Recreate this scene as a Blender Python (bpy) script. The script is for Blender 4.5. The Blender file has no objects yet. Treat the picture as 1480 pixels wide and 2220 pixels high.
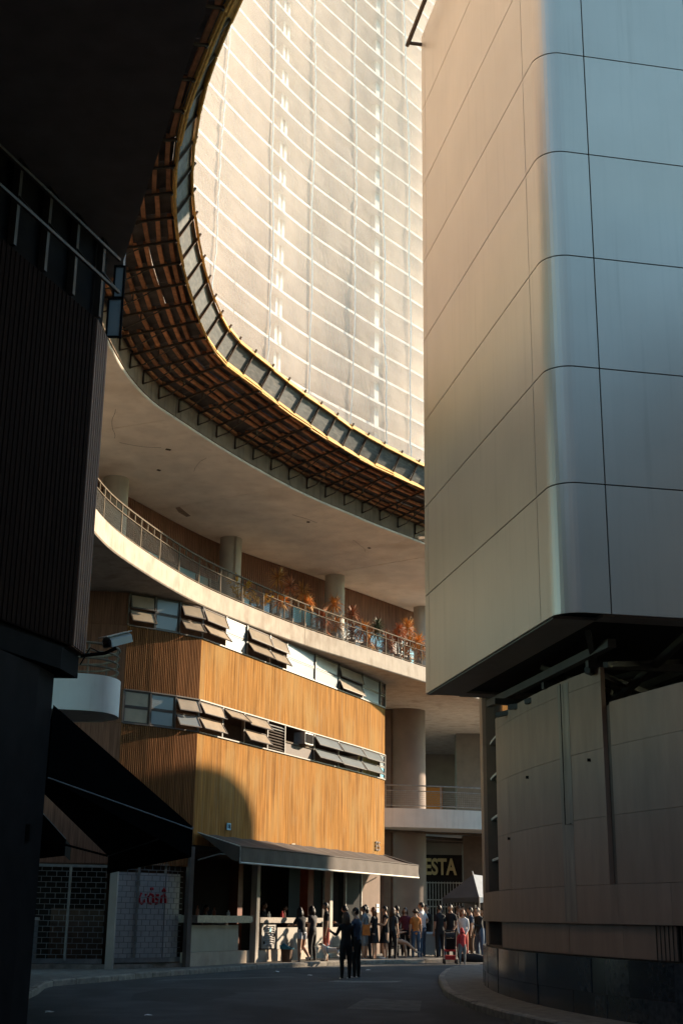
import bpy, bmesh, math, random
from mathutils import Vector, Matrix
random.seed(7)
R = math.radians
scene = bpy.context.scene
COL = scene.collection

# ------------------------------------------------------------------ camera, sky, sun, exposure
cam_d = bpy.data.cameras.new('camera'); cam = bpy.data.objects.new('camera', cam_d); COL.objects.link(cam)
cam_d.sensor_fit = 'VERTICAL'; cam_d.sensor_height = 36.0; cam_d.lens = 36.0 * 2818 / 2220
cam_d.clip_start = 0.1; cam_d.clip_end = 1500
_r = Vector((0.99991548, -0.00385541, 0.01241688)); _d = Vector((0.01300166, 0.29650686, -0.95494222)); _f = Vector((0, 0.95502294, 0.29653192))
m3 = Matrix((_r, -_d, -_f)).transposed()
cam.matrix_world = Matrix.Translation((0, 0, 1.5)) @ m3.to_4x4()
scene.camera = cam
SUN_AZ, SUN_EL = 35.0, 18.0          # azimuth measured from +X towards +Y
w = bpy.data.worlds.new('World'); scene.world = w; w.use_nodes = True
nt = w.node_tree; bg = nt.nodes['Background']
sky = nt.nodes.new('ShaderNodeTexSky'); sky.sky_type = 'NISHITA'; sky.sun_disc = False
sky.air_density = 1.0; sky.dust_density = 0.2; sky.ozone_density = 0.35
sky.sun_elevation = R(SUN_EL); sky.sun_rotation = R(90 - SUN_AZ)
tint = nt.nodes.new('ShaderNodeMixRGB'); tint.blend_type = 'MULTIPLY'; tint.inputs[0].default_value = 1.0; tint.inputs[2].default_value = (0.71, 1.0, 1.06, 1)   # cool white balance of the photograph
nt.links.new(sky.outputs[0], tint.inputs[1]); nt.links.new(tint.outputs[0], bg.inputs[0]); bg.inputs[1].default_value = 0.15
sd = bpy.data.lights.new('sun', 'SUN'); sun = bpy.data.objects.new('sun', sd); COL.objects.link(sun)
sd.energy = 5.0; sd.angle = R(0.9); sd.color = (1.0, 0.81, 0.585)
S = Vector((math.cos(R(SUN_EL)) * math.cos(R(SUN_AZ)), math.cos(R(SUN_EL)) * math.sin(R(SUN_AZ)), math.sin(R(SUN_EL))))
sun.rotation_euler = S.to_track_quat('Z', 'Y').to_euler(); sun.location = (40, 30, 50)
scene.view_settings.view_transform = 'Standard'; scene.view_settings.look = 'None'
scene.view_settings.gamma = 1.0; scene.view_settings.use_curve_mapping = False
scene.view_settings.exposure = 1.5
scene.cycles.max_bounces = 10; scene.cycles.diffuse_bounces = 6; scene.cycles.transparent_max_bounces = 16
scene.cycles.sample_clamp_indirect = 6.0

# ------------------------------------------------------------------ materials
MATS = {}
def mat(name, col, rough=0.75, var=0.12, scale=3.0, stretch=(1, 1, 1), bump=0.0, bscale=30.0, metal=0.0, spec=0.35,
        streak=0.0, streak_col=(0.12, 0.09, 0.07), streak_scale=(2.2, 2.2, 0.18), rnd=0.0, trans=0.0, spots=0.0):
    m = bpy.data.materials.new(name); m.use_nodes = True; n = m.node_tree.nodes; l = m.node_tree.links
    b = n['Principled BSDF']; b.inputs['Roughness'].default_value = rough; b.inputs['Metallic'].default_value = metal
    b.inputs['Specular IOR Level'].default_value = spec
    if trans: b.inputs['Transmission Weight'].default_value = trans
    tc = n.new('ShaderNodeTexCoord')
    mp = n.new('ShaderNodeMapping'); mp.inputs['Scale'].default_value = stretch; l.new(tc.outputs['Object'], mp.inputs[0])
    nz = n.new('ShaderNodeTexNoise'); nz.inputs['Scale'].default_value = scale; nz.inputs['Detail'].default_value = 6; l.new(mp.outputs[0], nz.inputs[0])
    rp = n.new('ShaderNodeValToRGB'); rp.color_ramp.elements[0].position = 0.3; rp.color_ramp.elements[1].position = 0.7
    rp.color_ramp.elements[0].color = tuple(max(0, c * (1 - var)) for c in col) + (1,)
    rp.color_ramp.elements[1].color = tuple(min(1, c * (1 + var)) for c in col) + (1,)
    l.new(nz.outputs['Fac'], rp.inputs[0]); out = rp.outputs[0]
    if streak:
        mp2 = n.new('ShaderNodeMapping'); mp2.inputs['Scale'].default_value = streak_scale; l.new(tc.outputs['Object'], mp2.inputs[0])
        n2 = n.new('ShaderNodeTexNoise'); n2.inputs['Scale'].default_value = 3.0; n2.inputs['Detail'].default_value = 8; l.new(mp2.outputs[0], n2.inputs[0])
        r2 = n.new('ShaderNodeValToRGB'); r2.color_ramp.elements[0].position = 0.52; r2.color_ramp.elements[1].position = 0.78
        l.new(n2.outputs['Fac'], r2.inputs[0])
        mu = n.new('ShaderNodeMath'); mu.operation = 'MULTIPLY'; mu.inputs[1].default_value = streak; l.new(r2.outputs[0], mu.inputs[0])
        mx = n.new('ShaderNodeMixRGB'); mx.inputs[2].default_value = tuple(streak_col) + (1,); l.new(mu.outputs[0], mx.inputs[0]); l.new(out, mx.inputs[1]); out = mx.outputs[0]
    if spots:
        n3 = n.new('ShaderNodeTexNoise'); n3.inputs['Scale'].default_value = 1.3; n3.inputs['Detail'].default_value = 9; n3.inputs['Roughness'].default_value = 0.7; l.new(tc.outputs['Object'], n3.inputs[0])
        r3 = n.new('ShaderNodeValToRGB'); r3.color_ramp.elements[0].position = 0.55; r3.color_ramp.elements[1].position = 0.72; l.new(n3.outputs['Fac'], r3.inputs[0])
        mu = n.new('ShaderNodeMath'); mu.operation = 'MULTIPLY'; mu.inputs[1].default_value = spots; l.new(r3.outputs[0], mu.inputs[0])
        mx = n.new('ShaderNodeMixRGB'); mx.inputs[2].default_value = tuple(streak_col) + (1,); l.new(mu.outputs[0], mx.inputs[0]); l.new(out, mx.inputs[1]); out = mx.outputs[0]
    if rnd:
        oi = n.new('ShaderNodeObjectInfo'); mr = n.new('ShaderNodeMapRange'); mr.inputs[3].default_value = 1 - rnd; mr.inputs[4].default_value = 1 + rnd
        l.new(oi.outputs['Random'], mr.inputs[0]); hs = n.new('ShaderNodeHueSaturation'); l.new(mr.outputs[0], hs.inputs['Value']); l.new(out, hs.inputs['Color']); out = hs.outputs[0]
    l.new(out, b.inputs['Base Color'])
    if bump:
        n4 = n.new('ShaderNodeTexNoise'); n4.inputs['Scale'].default_value = bscale; n4.inputs['Detail'].default_value = 5; l.new(mp.outputs[0], n4.inputs[0])
        bp = n.new('ShaderNodeBump'); bp.inputs['Strength'].default_value = bump; bp.inputs['Distance'].default_value = 0.02; l.new(n4.outputs['Fac'], bp.inputs['Height']); l.new(bp.outputs[0], b.inputs['Normal'])
    MATS[name] = m; return m

mat('concrete', (0.87, 0.775, 0.675), 0.9, 0.10, 1.2, bump=0.25, bscale=12, streak=0.35, streak_scale=(1, 1, 0.5), streak_col=(0.62, 0.52, 0.42))
mat('fascia_concrete', (0.42, 0.35, 0.28), 0.9, 0.13, 2.5, bump=0.35, bscale=20, streak=0.55, streak_col=(0.26, 0.19, 0.14), streak_scale=(3, 3, 0.35))
mat('stained_concrete', (0.21, 0.145, 0.10), 0.92, 0.2, 2.0, bump=0.4, bscale=20, streak=0.85, streak_col=(0.08, 0.055, 0.04), streak_scale=(2.4, 2.4, 0.12))
mat('white_render', (0.66, 0.63, 0.58), 0.85, 0.06, 2.0, streak=0.2)
mat('slab_white', (0.84, 0.82, 0.79), 0.85, 0.05, 2.0)
mat('loggia_wall', (0.50, 0.375, 0.285), 0.9, 0.15, 0.6)
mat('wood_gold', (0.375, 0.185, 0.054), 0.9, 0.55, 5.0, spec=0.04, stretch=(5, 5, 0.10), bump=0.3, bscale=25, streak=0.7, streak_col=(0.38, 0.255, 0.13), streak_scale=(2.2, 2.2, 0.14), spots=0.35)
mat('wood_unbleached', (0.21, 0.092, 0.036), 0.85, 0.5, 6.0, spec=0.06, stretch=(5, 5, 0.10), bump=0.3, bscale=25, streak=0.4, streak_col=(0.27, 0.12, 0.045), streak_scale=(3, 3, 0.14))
mat('wood_brown', (0.21, 0.10, 0.062), 0.85, 0.35, 9.0, stretch=(3, 3, 0.12), bump=0.3, bscale=25)
mat('wood_dark', (0.085, 0.055, 0.042), 0.7, 0.3, 9.0, stretch=(3, 3, 0.1))
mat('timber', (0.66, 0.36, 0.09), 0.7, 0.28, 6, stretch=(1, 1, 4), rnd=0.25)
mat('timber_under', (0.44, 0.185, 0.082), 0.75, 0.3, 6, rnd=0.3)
mat('ply_dark', (0.105, 0.085, 0.075), 0.8, 0.35, 3, rnd=0.3, spots=0.4)
mat('lip_board', (0.085, 0.09, 0.092), 0.7, 0.35, 4, stretch=(1, 1, 3), rnd=0.25, streak=0.4, streak_col=(0.3, 0.27, 0.22), streak_scale=(1, 1, 6))
mat('steel_dark', (0.085, 0.062, 0.047), 0.7, 0.3, 8, metal=0.1, spec=0.15)
mat('steel_grey', (0.24, 0.23, 0.215), 0.6, 0.2, 8, metal=0.2, spec=0.2)
mat('rail_paint', (0.14, 0.11, 0.08), 0.85, 0.2, 8, spec=0.08)
mat('rope_white', (0.92, 0.90, 0.85), 0.9, 0.1, 8)
mat('rope_dark', (0.22, 0.18, 0.14), 0.9, 0.1, 8)
mat('metal_panel', (0.55, 0.455, 0.37), 0.42, 0.05, 0.7, metal=0.5, spec=0.5, streak=0.16, streak_col=(0.40, 0.33, 0.26), streak_scale=(4, 4, 0.16), rnd=0.03)
mat('joint_black', (0.012, 0.011, 0.011), 0.9, 0.1)
mat('box_under', (0.22, 0.18, 0.155), 0.6, 0.1)
mat('truss_paint', (0.055, 0.043, 0.036), 0.6, 0.2)
mat('black_paint', (0.02, 0.018, 0.017), 0.6, 0.2)
mat('stone', (0.335, 0.205, 0.142), 0.75, 0.10, 2.0, stretch=(2, 2, 0.5), bump=0.12, bscale=18, streak=0.3, streak_col=(0.24, 0.17, 0.125), streak_scale=(2, 2, 0.22), rnd=0.07)
mat('stone_core', (0.16, 0.105, 0.075), 0.9, 0.1)
mat('stone_rust', (0.30, 0.215, 0.16), 0.8, 0.2, 3, stretch=(2, 2, 0.3), streak=0.5)
mat('granite', (0.035, 0.036, 0.04), 0.16, 0.35, 12, spec=0.6, rnd=0.3)
mat('asphalt', (0.050, 0.050, 0.051), 0.88, 0.28, 1.4, bump=0.5, bscale=140, spots=0.35, streak_col=(0.032, 0.032, 0.033))
mat('pavement', (0.15, 0.135, 0.115), 0.9, 0.3, 5, bump=0.4, bscale=60, spots=0.4)
mat('kerb', (0.22, 0.195, 0.165), 0.9, 0.3, 7, bump=0.5, bscale=50, rnd=0.15, spots=0.5)
mat('crack', (0.03, 0.028, 0.027), 0.95, 0.1)
mat('awning_grey', (0.060, 0.041, 0.031), 0.8, 0.16, 3, bump=0.15, bscale=15)
mat('awning_black', (0.005, 0.005, 0.005), 0.9, 0.2, spec=0.05)
mat('awning_edge', (0.45, 0.43, 0.38), 0.6, 0.15)
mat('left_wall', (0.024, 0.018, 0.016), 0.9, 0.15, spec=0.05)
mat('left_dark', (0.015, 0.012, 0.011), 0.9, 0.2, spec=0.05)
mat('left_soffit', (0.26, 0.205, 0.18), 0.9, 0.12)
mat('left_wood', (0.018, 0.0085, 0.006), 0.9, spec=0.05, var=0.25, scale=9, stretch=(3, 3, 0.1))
mat('shutter_metal', (0.20, 0.20, 0.20), 0.5, 0.2, 5, metal=0.4)
mat('panel_white', (0.40, 0.385, 0.375), 0.7, 0.1)
mat('counter_panel', (0.26, 0.235, 0.20), 0.6, 0.1, 2, streak=0.2)
mat('counter_stone', (0.20, 0.165, 0.135), 0.5, 0.25, 14)
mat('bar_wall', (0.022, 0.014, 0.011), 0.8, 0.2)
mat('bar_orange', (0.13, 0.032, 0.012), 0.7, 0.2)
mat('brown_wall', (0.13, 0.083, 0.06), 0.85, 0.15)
mat('column_brown', (0.185, 0.135, 0.11), 0.8, 0.12, 1.5)
mat('column_pale', (0.42, 0.38, 0.33), 0.8, 0.12, 1.5, streak=0.2)
mat('orange_wall', (0.62, 0.20, 0.045), 0.8, 0.08)
mat('pier_grey', (0.15, 0.125, 0.105), 0.85, 0.12)
mat('window_frame', (0.075, 0.055, 0.042), 0.5, 0.2)
mat('pane_tan', (0.62, 0.50, 0.37), 0.25, 0.12, 2, spec=0.6, rnd=0.15, spots=0.25)
mat('pane_white', (0.34, 0.37, 0.38), 0.25, 0.08, 1, spec=0.6, rnd=0.08, streak=0.2, streak_col=(0.4, 0.4, 0.38))
for nm in ('pane_tan', 'pane_white'):
    _n = MATS[nm].node_tree.nodes; _l = MATS[nm].node_tree.links; _b = _n['Principled BSDF']; _t = _n.new('ShaderNodeBsdfTranslucent'); _m = _n.new('ShaderNodeMixShader'); _m.inputs[0].default_value = 0.5
    _l.new(_b.inputs['Base Color'].links[0].from_socket, _t.inputs[0]); _l.new(_b.outputs[0], _m.inputs[1]); _l.new(_t.outputs[0], _m.inputs[2]); _l.new(_m.outputs[0], _n['Material Output'].inputs[0])
mat('pane_blue', (0.22, 0.50, 0.60), 0.12, 0.12, 1, spec=0.7, rnd=0.25)
mat('pane_dark', (0.02, 0.022, 0.024), 0.08, 0.2, 1, spec=0.7)
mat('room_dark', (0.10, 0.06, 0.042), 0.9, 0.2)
mat('plastic_grey', (0.30, 0.34, 0.36), 0.5, 0.06)
mat('camera_grey', (0.30, 0.29, 0.27), 0.45, 0.06)
mat('sign_yellow', (0.34, 0.25, 0.12), 0.6, 0.1)
mat('red_paint', (0.50, 0.02, 0.03), 0.6, 0.2)
mat('blue_sign', (0.18, 0.42, 0.52), 0.6, 0.1)
mat('white_paint', (0.78, 0.77, 0.74), 0.6, 0.08)
mat('tent_grey', (0.06, 0.056, 0.052), 0.8, 0.1)
mat('tent_white', (0.55, 0.55, 0.54), 0.8, 0.1)
mat('leaf_orange', (0.60, 0.29, 0.085), 0.55, 0.35, 5, rnd=0.3)
mat('leaf_red', (0.42, 0.165, 0.075), 0.55, 0.35, 5, rnd=0.3)
mat('leaf_yellow', (0.70, 0.42, 0.05), 0.55, 0.3, 5, rnd=0.2)
mat('leaf_green', (0.075, 0.095, 0.045), 0.55, 0.3, 5, rnd=0.2)
mat('stem', (0.16, 0.10, 0.06), 0.8, 0.2)
mat('planter', (0.25, 0.19, 0.15), 0.8, 0.2)
mat('blocker_wall', (0.05, 0.047, 0.047), 0.85, 0.1)  # walls of the unseen blocks added to hold back light
mat('glow_lamp', (0.6, 0.9, 1.0), 0.5, 0.0)
b_ = MATS['glow_lamp'].node_tree.nodes['Principled BSDF']; b_.inputs['Emission Color'].default_value = (0.45, 0.85, 1.0, 1); b_.inputs['Emission Strength'].default_value = 1.6
# glass of the bar door
mat('dark_glass', (0.022, 0.022, 0.023), 0.6, 0.1, spec=0.02)
# scaffold net: woven cloth, part open
def net_material():
    m = bpy.data.materials.new('scaffold_net'); m.use_nodes = True; n = m.node_tree.nodes; l = m.node_tree.links
    for x in list(n):
        if x.type == 'BSDF_PRINCIPLED': n.remove(x)
    out = n['Material Output']; tc = n.new('ShaderNodeTexCoord')
    tr = n.new('ShaderNodeBsdfTransparent'); df = n.new('ShaderNodeBsdfDiffuse'); tl = n.new('ShaderNodeBsdfTranslucent')
    nz = n.new('ShaderNodeTexNoise'); nz.inputs['Scale'].default_value = 0.9; nz.inputs['Detail'].default_value = 7
    l.new(tc.outputs['Object'], nz.inputs[0])
    rp = n.new('ShaderNodeValToRGB'); rp.color_ramp.elements[0].position = 0.3; rp.color_ramp.elements[1].position = 0.75
    rp.color_ramp.elements[0].color = (0.62, 0.52, 0.455, 1); rp.color_ramp.elements[1].color = (0.71, 0.615, 0.55, 1)
    l.new(nz.outputs['Fac'], rp.inputs[0]); l.new(rp.outputs[0], df.inputs[0]); l.new(rp.outputs[0], tl.inputs[0])
    mb_ = n.new('ShaderNodeMapping'); mb_.inputs['Scale'].default_value = (0.7, 5.0, 1); mb_.inputs['Rotation'].default_value = (0, 0, R(-22)); l.new(tc.outputs['UV'], mb_.inputs[0])
    nb_ = n.new('ShaderNodeTexNoise'); nb_.inputs['Scale'].default_value = 1.6; nb_.inputs['Detail'].default_value = 4; nb_.inputs['Distortion'].default_value = 0.6; l.new(mb_.outputs[0], nb_.inputs[0])
    bp = n.new('ShaderNodeBump'); bp.inputs['Strength'].default_value = 0.55; bp.inputs['Distance'].default_value = 0.12; l.new(nb_.outputs['Fac'], bp.inputs['Height']); l.new(bp.outputs[0], df.inputs['Normal'])
    mx = n.new('ShaderNodeMixShader'); mx.inputs[0].default_value = 0.35; l.new(df.outputs[0], mx.inputs[1]); l.new(tl.outputs[0], mx.inputs[2])
    mp = n.new('ShaderNodeMapping'); mp.inputs['Scale'].default_value = (1, 1, 1); l.new(tc.outputs['UV'], mp.inputs[0])
    wv = n.new('ShaderNodeTexWave'); wv.bands_direction = 'X'; wv.inputs['Scale'].default_value = 4.5; wv.inputs['Distortion'].default_value = 3.0; wv.inputs['Detail'].default_value = 2; l.new(mp.outputs[0], wv.inputs[0])
    mr = n.new('ShaderNodeMapRange'); mr.inputs[3].default_value = 0.33; mr.inputs[4].default_value = 0.41; l.new(wv.outputs['Fac'], mr.inputs[0])
    n2 = n.new('ShaderNodeTexNoise'); n2.inputs['Scale'].default_value = 0.5; n2.inputs['Detail'].default_value = 4; l.new(tc.outputs['Object'], n2.inputs[0])
    ad = n.new('ShaderNodeMath'); ad.operation = 'MULTIPLY_ADD'; ad.inputs[1].default_value = 0.10; ad.inputs[2].default_value = -0.05; l.new(n2.outputs['Fac'], ad.inputs[0])
    sm = n.new('ShaderNodeMath'); sm.operation = 'ADD'; sm.use_clamp = True; l.new(mr.outputs[0], sm.inputs[0]); l.new(ad.outputs[0], sm.inputs[1])
    m2 = n.new('ShaderNodeMixShader'); l.new(sm.outputs[0], m2.inputs[0]); l.new(tr.outputs[0], m2.inputs[1]); l.new(mx.outputs[0], m2.inputs[2])
    l.new(m2.outputs[0], out.inputs[0]); MATS['scaffold_net'] = m
net_material()

def add_dark_streaks(name, col, amount, scl, lo_, hi_):
    n = MATS[name].node_tree.nodes; l = MATS[name].node_tree.links; b = n['Principled BSDF']; src = b.inputs['Base Color'].links[0].from_socket
    tc = n.new('ShaderNodeTexCoord'); mp = n.new('ShaderNodeMapping'); mp.inputs['Scale'].default_value = scl; mp.inputs['Location'].default_value = (3.7, 1.3, 5.1); l.new(tc.outputs['Object'], mp.inputs[0])
    z = n.new('ShaderNodeTexNoise'); z.inputs['Scale'].default_value = 1.0; z.inputs['Detail'].default_value = 7; l.new(mp.outputs[0], z.inputs[0])
    r = n.new('ShaderNodeValToRGB'); r.color_ramp.elements[0].position = lo_; r.color_ramp.elements[1].position = hi_; l.new(z.outputs['Fac'], r.inputs[0])
    mu = n.new('ShaderNodeMath'); mu.operation = 'MULTIPLY'; mu.inputs[1].default_value = amount; l.new(r.outputs[0], mu.inputs[0])
    mx = n.new('ShaderNodeMixRGB'); mx.inputs[2].default_value = tuple(col) + (1,); l.new(mu.outputs[0], mx.inputs[0]); l.new(src, mx.inputs[1]); l.new(mx.outputs[0], b.inputs['Base Color'])
add_dark_streaks('wood_gold', (0.17, 0.075, 0.025), 0.75, (2.6, 2.6, 0.35), 0.56, 0.74)
add_dark_streaks('wood_gold', (0.42, 0.27, 0.11), 0.6, (0.9, 0.9, 0.5), 0.5, 0.7)
add_dark_streaks('fascia_concrete', (0.22, 0.155, 0.11), 0.6, (1.6, 1.6, 0.9), 0.55, 0.72)
add_dark_streaks('concrete', (0.55, 0.43, 0.33), 0.6, (0.5, 0.5, 0.5), 0.55, 0.75)
add_dark_streaks('metal_panel', (0.33, 0.26, 0.20), 0.35, (6.0, 6.0, 0.22), 0.58, 0.8)
add_dark_streaks('asphalt', (0.024, 0.024, 0.025), 0.8, (0.5, 0.22, 1.0), 0.5, 0.62)
# ------------------------------------------------------------------ mesh helpers
class MB:
    def __init__(s): s.v = []; s.f = []; s.m = []
    def add(s, vs, fs, mi=0):
        o = len(s.v); s.v += [Vector(p) for p in vs]; s.f += [tuple(i + o for i in f) for f in fs]; s.m += [mi] * len(fs); return s
    def box(s, c, size, rot=0.0, mi=0, mtx=None):
        x, y, z = (k / 2 for k in size); vs = [(-x, -y, -z), (x, -y, -z), (x, y, -z), (-x, y, -z), (-x, -y, z), (x, -y, z), (x, y, z), (-x, y, z)]
        M_ = mtx if mtx else Matrix.Translation(c) @ Matrix.Rotation(rot, 4, 'Z')
        return s.add([M_ @ Vector(p) for p in vs], [(0, 3, 2, 1), (4, 5, 6, 7), (0, 1, 5, 4), (1, 2, 6, 5), (2, 3, 7, 6), (3, 0, 4, 7)], mi)
    def bar(s, a, b, wd, ht=None, up=(0, 0, 1), mi=0):
        a = Vector(a); b = Vector(b); ht = ht or wd; d = (b - a); L = d.length
        if L < 1e-6: return s
        d.normalize(); u = Vector(up)
        if abs(d.dot(u)) > 0.98: u = Vector((1, 0, 0))
        x = d.cross(u).normalized(); y = x.cross(d).normalized()
        vs = []
        for p in (a, b):
            for sx, sy in ((-1, -1), (1, -1), (1, 1), (-1, 1)): vs.append(p + x * sx * wd / 2 + y * sy * ht / 2)
        return s.add(vs, [(0, 1, 2, 3), (7, 6, 5, 4), (0, 4, 5, 1), (1, 5, 6, 2), (2, 6, 7, 3), (3, 7, 4, 0)], mi)
    def tube(s, pts, r, n=8, mi=0, cap=True):
        pts = [Vector(p) for p in pts]; rs = r if isinstance(r, (list, tuple)) else [r] * len(pts); o = len(s.v); vs = []; fs = []
        up = Vector((0, 0, 1))
        for i, p in enumerate(pts):
            d = (pts[min(i + 1, len(pts) - 1)] - pts[max(i - 1, 0)])
            d = d.normalized() if d.length > 1e-9 else Vector((0, 0, 1))
            u = up if abs(d.dot(up)) < 0.95 else Vector((0, 1, 0))
            x = d.cross(u).normalized(); y = d.cross(x).normalized()
            for k in range(n):
                a = 2 * math.pi * k / n; vs.append(p + x * math.cos(a) * rs[i] + y * math.sin(a) * rs[i])
        for i in range(len(pts) - 1):
            for k in range(n): fs.append((i * n + k, i * n + (k + 1) % n, (i + 1) * n + (k + 1) % n, (i + 1) * n + k))
        if cap: fs.append(tuple(reversed(range(n)))); fs.append(tuple(range((len(pts) - 1) * n, len(pts) * n)))
        return s.add(vs, fs, mi)
    def prism(s, poly, z0, z1, mi=0):
        n = len(poly); vs = [(x, y, z0) for x, y in poly] + [(x, y, z1) for x, y in poly]
        return s.add(vs, [tuple(reversed(range(n))), tuple(range(n, 2 * n))] + [(i, (i + 1) % n, n + (i + 1) % n, n + i) for i in range(n)], mi)
    def quad(s, a, b, c, d, mi=0): return s.add([a, b, c, d], [(0, 1, 2, 3)], mi)
    def sweep(s, curve, prof, closed=True, caps=True, mi=0):
        # curve: [(x,y,nx,ny)], prof: [(out, z)]
        m = len(prof); vs = []; fs = []
        for (x, y, nx, ny) in curve:
            for o, z in prof: vs.append((x + nx * o, y + ny * o, z))
        k = m if closed else m - 1
        for i in range(len(curve) - 1):
            for j in range(k): fs.append((i * m + j, (i + 1) * m + j, (i + 1) * m + (j + 1) % m, i * m + (j + 1) % m))
        if caps and closed: fs.append(tuple(range(m))); e = (len(curve) - 1) * m; fs.append(tuple(reversed(range(e, e + m))))
        return s.add(vs, fs, mi)
ORG = {}
def mesh_from(mb, mats, org=(0, 0, 0), smooth=False, name='mesh', recalc=True):
    me = bpy.data.meshes.new(name); o = Vector(org)
    me.from_pydata([tuple(v - o) for v in mb.v], [], mb.f)
    for mm in (mats if isinstance(mats, (list, tuple)) else [mats]): me.materials.append(MATS[mm])
    for p, i in zip(me.polygons, mb.m): p.material_index = i
    if recalc:
        bm = bmesh.new(); bm.from_mesh(me); bmesh.ops.recalc_face_normals(bm, faces=bm.faces); bm.to_mesh(me); bm.free()
    if smooth: me.polygons.foreach_set('use_smooth', [True] * len(me.polygons))
    me.update(); return me
def part(name, mb, mats, parent, smooth=False, kind=None, label=None, recalc=True):
    org = ORG[parent.name]
    ob = bpy.data.objects.new(name, mesh_from(mb, mats, org, smooth, name, recalc)); COL.objects.link(ob); ob.parent = parent; ORG[ob.name] = org
    if kind: ob['kind'] = kind
    if label: ob['label'] = label
    return ob
def inst(name, me, mtx, parent, label=None):
    ob = bpy.data.objects.new(name, me); COL.objects.link(ob); ob.parent = parent
    ob.matrix_local = Matrix.Translation(-Vector(ORG[parent.name])) @ mtx; ORG[ob.name] = ORG[parent.name]
    if label: ob['label'] = label
    return ob
def thing(name, label, cat, loc, group=None):
    ob = bpy.data.objects.new(name, None); COL.objects.link(ob); ob.location = loc; ob.empty_display_size = 0.2
    ORG[ob.name] = Vector(loc); ob['label'] = label; ob['category'] = cat
    if group: ob['group'] = group
    return ob
def single(name, mb, mats, label, cat, group=None, smooth=False, recalc=True):
    xs = [v.x for v in mb.v]; ys = [v.y for v in mb.v]; loc = Vector(((min(xs) + max(xs)) / 2, (min(ys) + max(ys)) / 2, min(v.z for v in mb.v)))
    ob = bpy.data.objects.new(name, mesh_from(mb, mats, loc, smooth, name, recalc)); COL.objects.link(ob); ob.location = loc; ORG[ob.name] = loc
    ob['label'] = label; ob['category'] = cat
    if group: ob['group'] = group
    return ob
def struct(name, mb, mats, smooth=False):
    ob = bpy.data.objects.new(name, mesh_from(mb, mats, (0, 0, 0), smooth, name)); COL.objects.link(ob); ob['kind'] = 'structure'; ORG[ob.name] = Vector((0, 0, 0)); return ob
def smooth_curve(pts, step=0.4):
    # Catmull-Rom through pts, resampled at an even step; returns [(x, y, nx, ny)] with the normal towards the street
    P = [Vector((p[0], p[1], 0)) for p in pts]; P = [2 * P[0] - P[1]] + P + [2 * P[-1] - P[-2]]; dense = []
    for i in range(1, len(P) - 2):
        for k in range(24):
            t = k / 24; a, b, c, d = P[i - 1], P[i], P[i + 1], P[i + 2]
            dense.append(0.5 * ((2 * b) + (c - a) * t + (2 * a - 5 * b + 4 * c - d) * t * t + (3 * b - a - 3 * c + d) * t ** 3))
    dense.append(P[-2])
    return resample(dense, step)
def resample(dense, step):
    L = [0.0]
    for i in range(1, len(dense)): L.append(L[-1] + (dense[i] - dense[i - 1]).length)
    n = max(2, int(round(L[-1] / step))); out = []; j = 0
    for k in range(n + 1):
        s = L[-1] * k / n
        while j < len(L) - 2 and L[j + 1] < s: j += 1
        t = (s - L[j]) / max(1e-9, L[j + 1] - L[j]); out.append(dense[j].lerp(dense[j + 1], min(1, max(0, t))))
    res = []
    for i, p in enumerate(out):
        d = (out[min(i + 1, n)] - out[max(i - 1, 0)]).normalized(); res.append((p.x, p.y, d.y, -d.x))
    return res
def offset(curve, o): return [(x + nx * o, y + ny * o, nx, ny) for x, y, nx, ny in curve]
def frame(x, y, nx, ny, z=0.0):
    # local x = out towards the street, local y = along the curve, local z = up
    return Matrix(((nx, -ny, 0, x), (ny, nx, 0, y), (0, 0, 1, z), (0, 0, 0, 1)))
def gz(y): return 0.006 * (y - 42)

# ------------------------------------------------------------------ ground, road, pavements
mb = MB(); mb.quad((-400, -300, gz(-300) - 0.35), (400, -300, gz(-300) - 0.35), (400, 500, gz(500) - 0.35), (-400, 500, gz(500) - 0.35)); struct('ground', mb, 'asphalt')
mb = MB()
N = 40
for i in range(N):
    for j in range(30):
        x0, x1 = -16 + 32 * j / 30, -16 + 32 * (j + 1) / 30; y0, y1 = -12 + 74 * i / N, -12 + 74 * (i + 1) / N
        mb.quad((x0, y0, gz(y0)), (x1, y0, gz(y0)), (x1, y1, gz(y1)), (x0, y1, gz(y1)))
road = struct('road', mb, 'asphalt')
kerbL = smooth_curve([(-5.2, 16), (-5.5, 21), (-5.9, 27.2), (-6.25, 30.2), (-5.75, 31.6), (-5.2, 33.0), (-4.5, 35.0), (-3.45, 37.2), (-2.3, 39.6), (-1.0, 41.7), (0.5, 43.6), (2.65, 45.6), (5.1, 47.5), (9, 50)], 0.9)
kerbR = smooth_curve([(9, 46.5), (6.5, 44.2), (4.55, 42.4), (3.4, 40.2), (2.83, 36.8), (2.55, 34.1), (2.42, 31.6), (2.30, 29.0), (2.38, 26.6), (2.72, 23.6), (3.2, 21.5), (4.2, 18.0), (5.5, 14), (7, 9)], 0.9)
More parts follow.
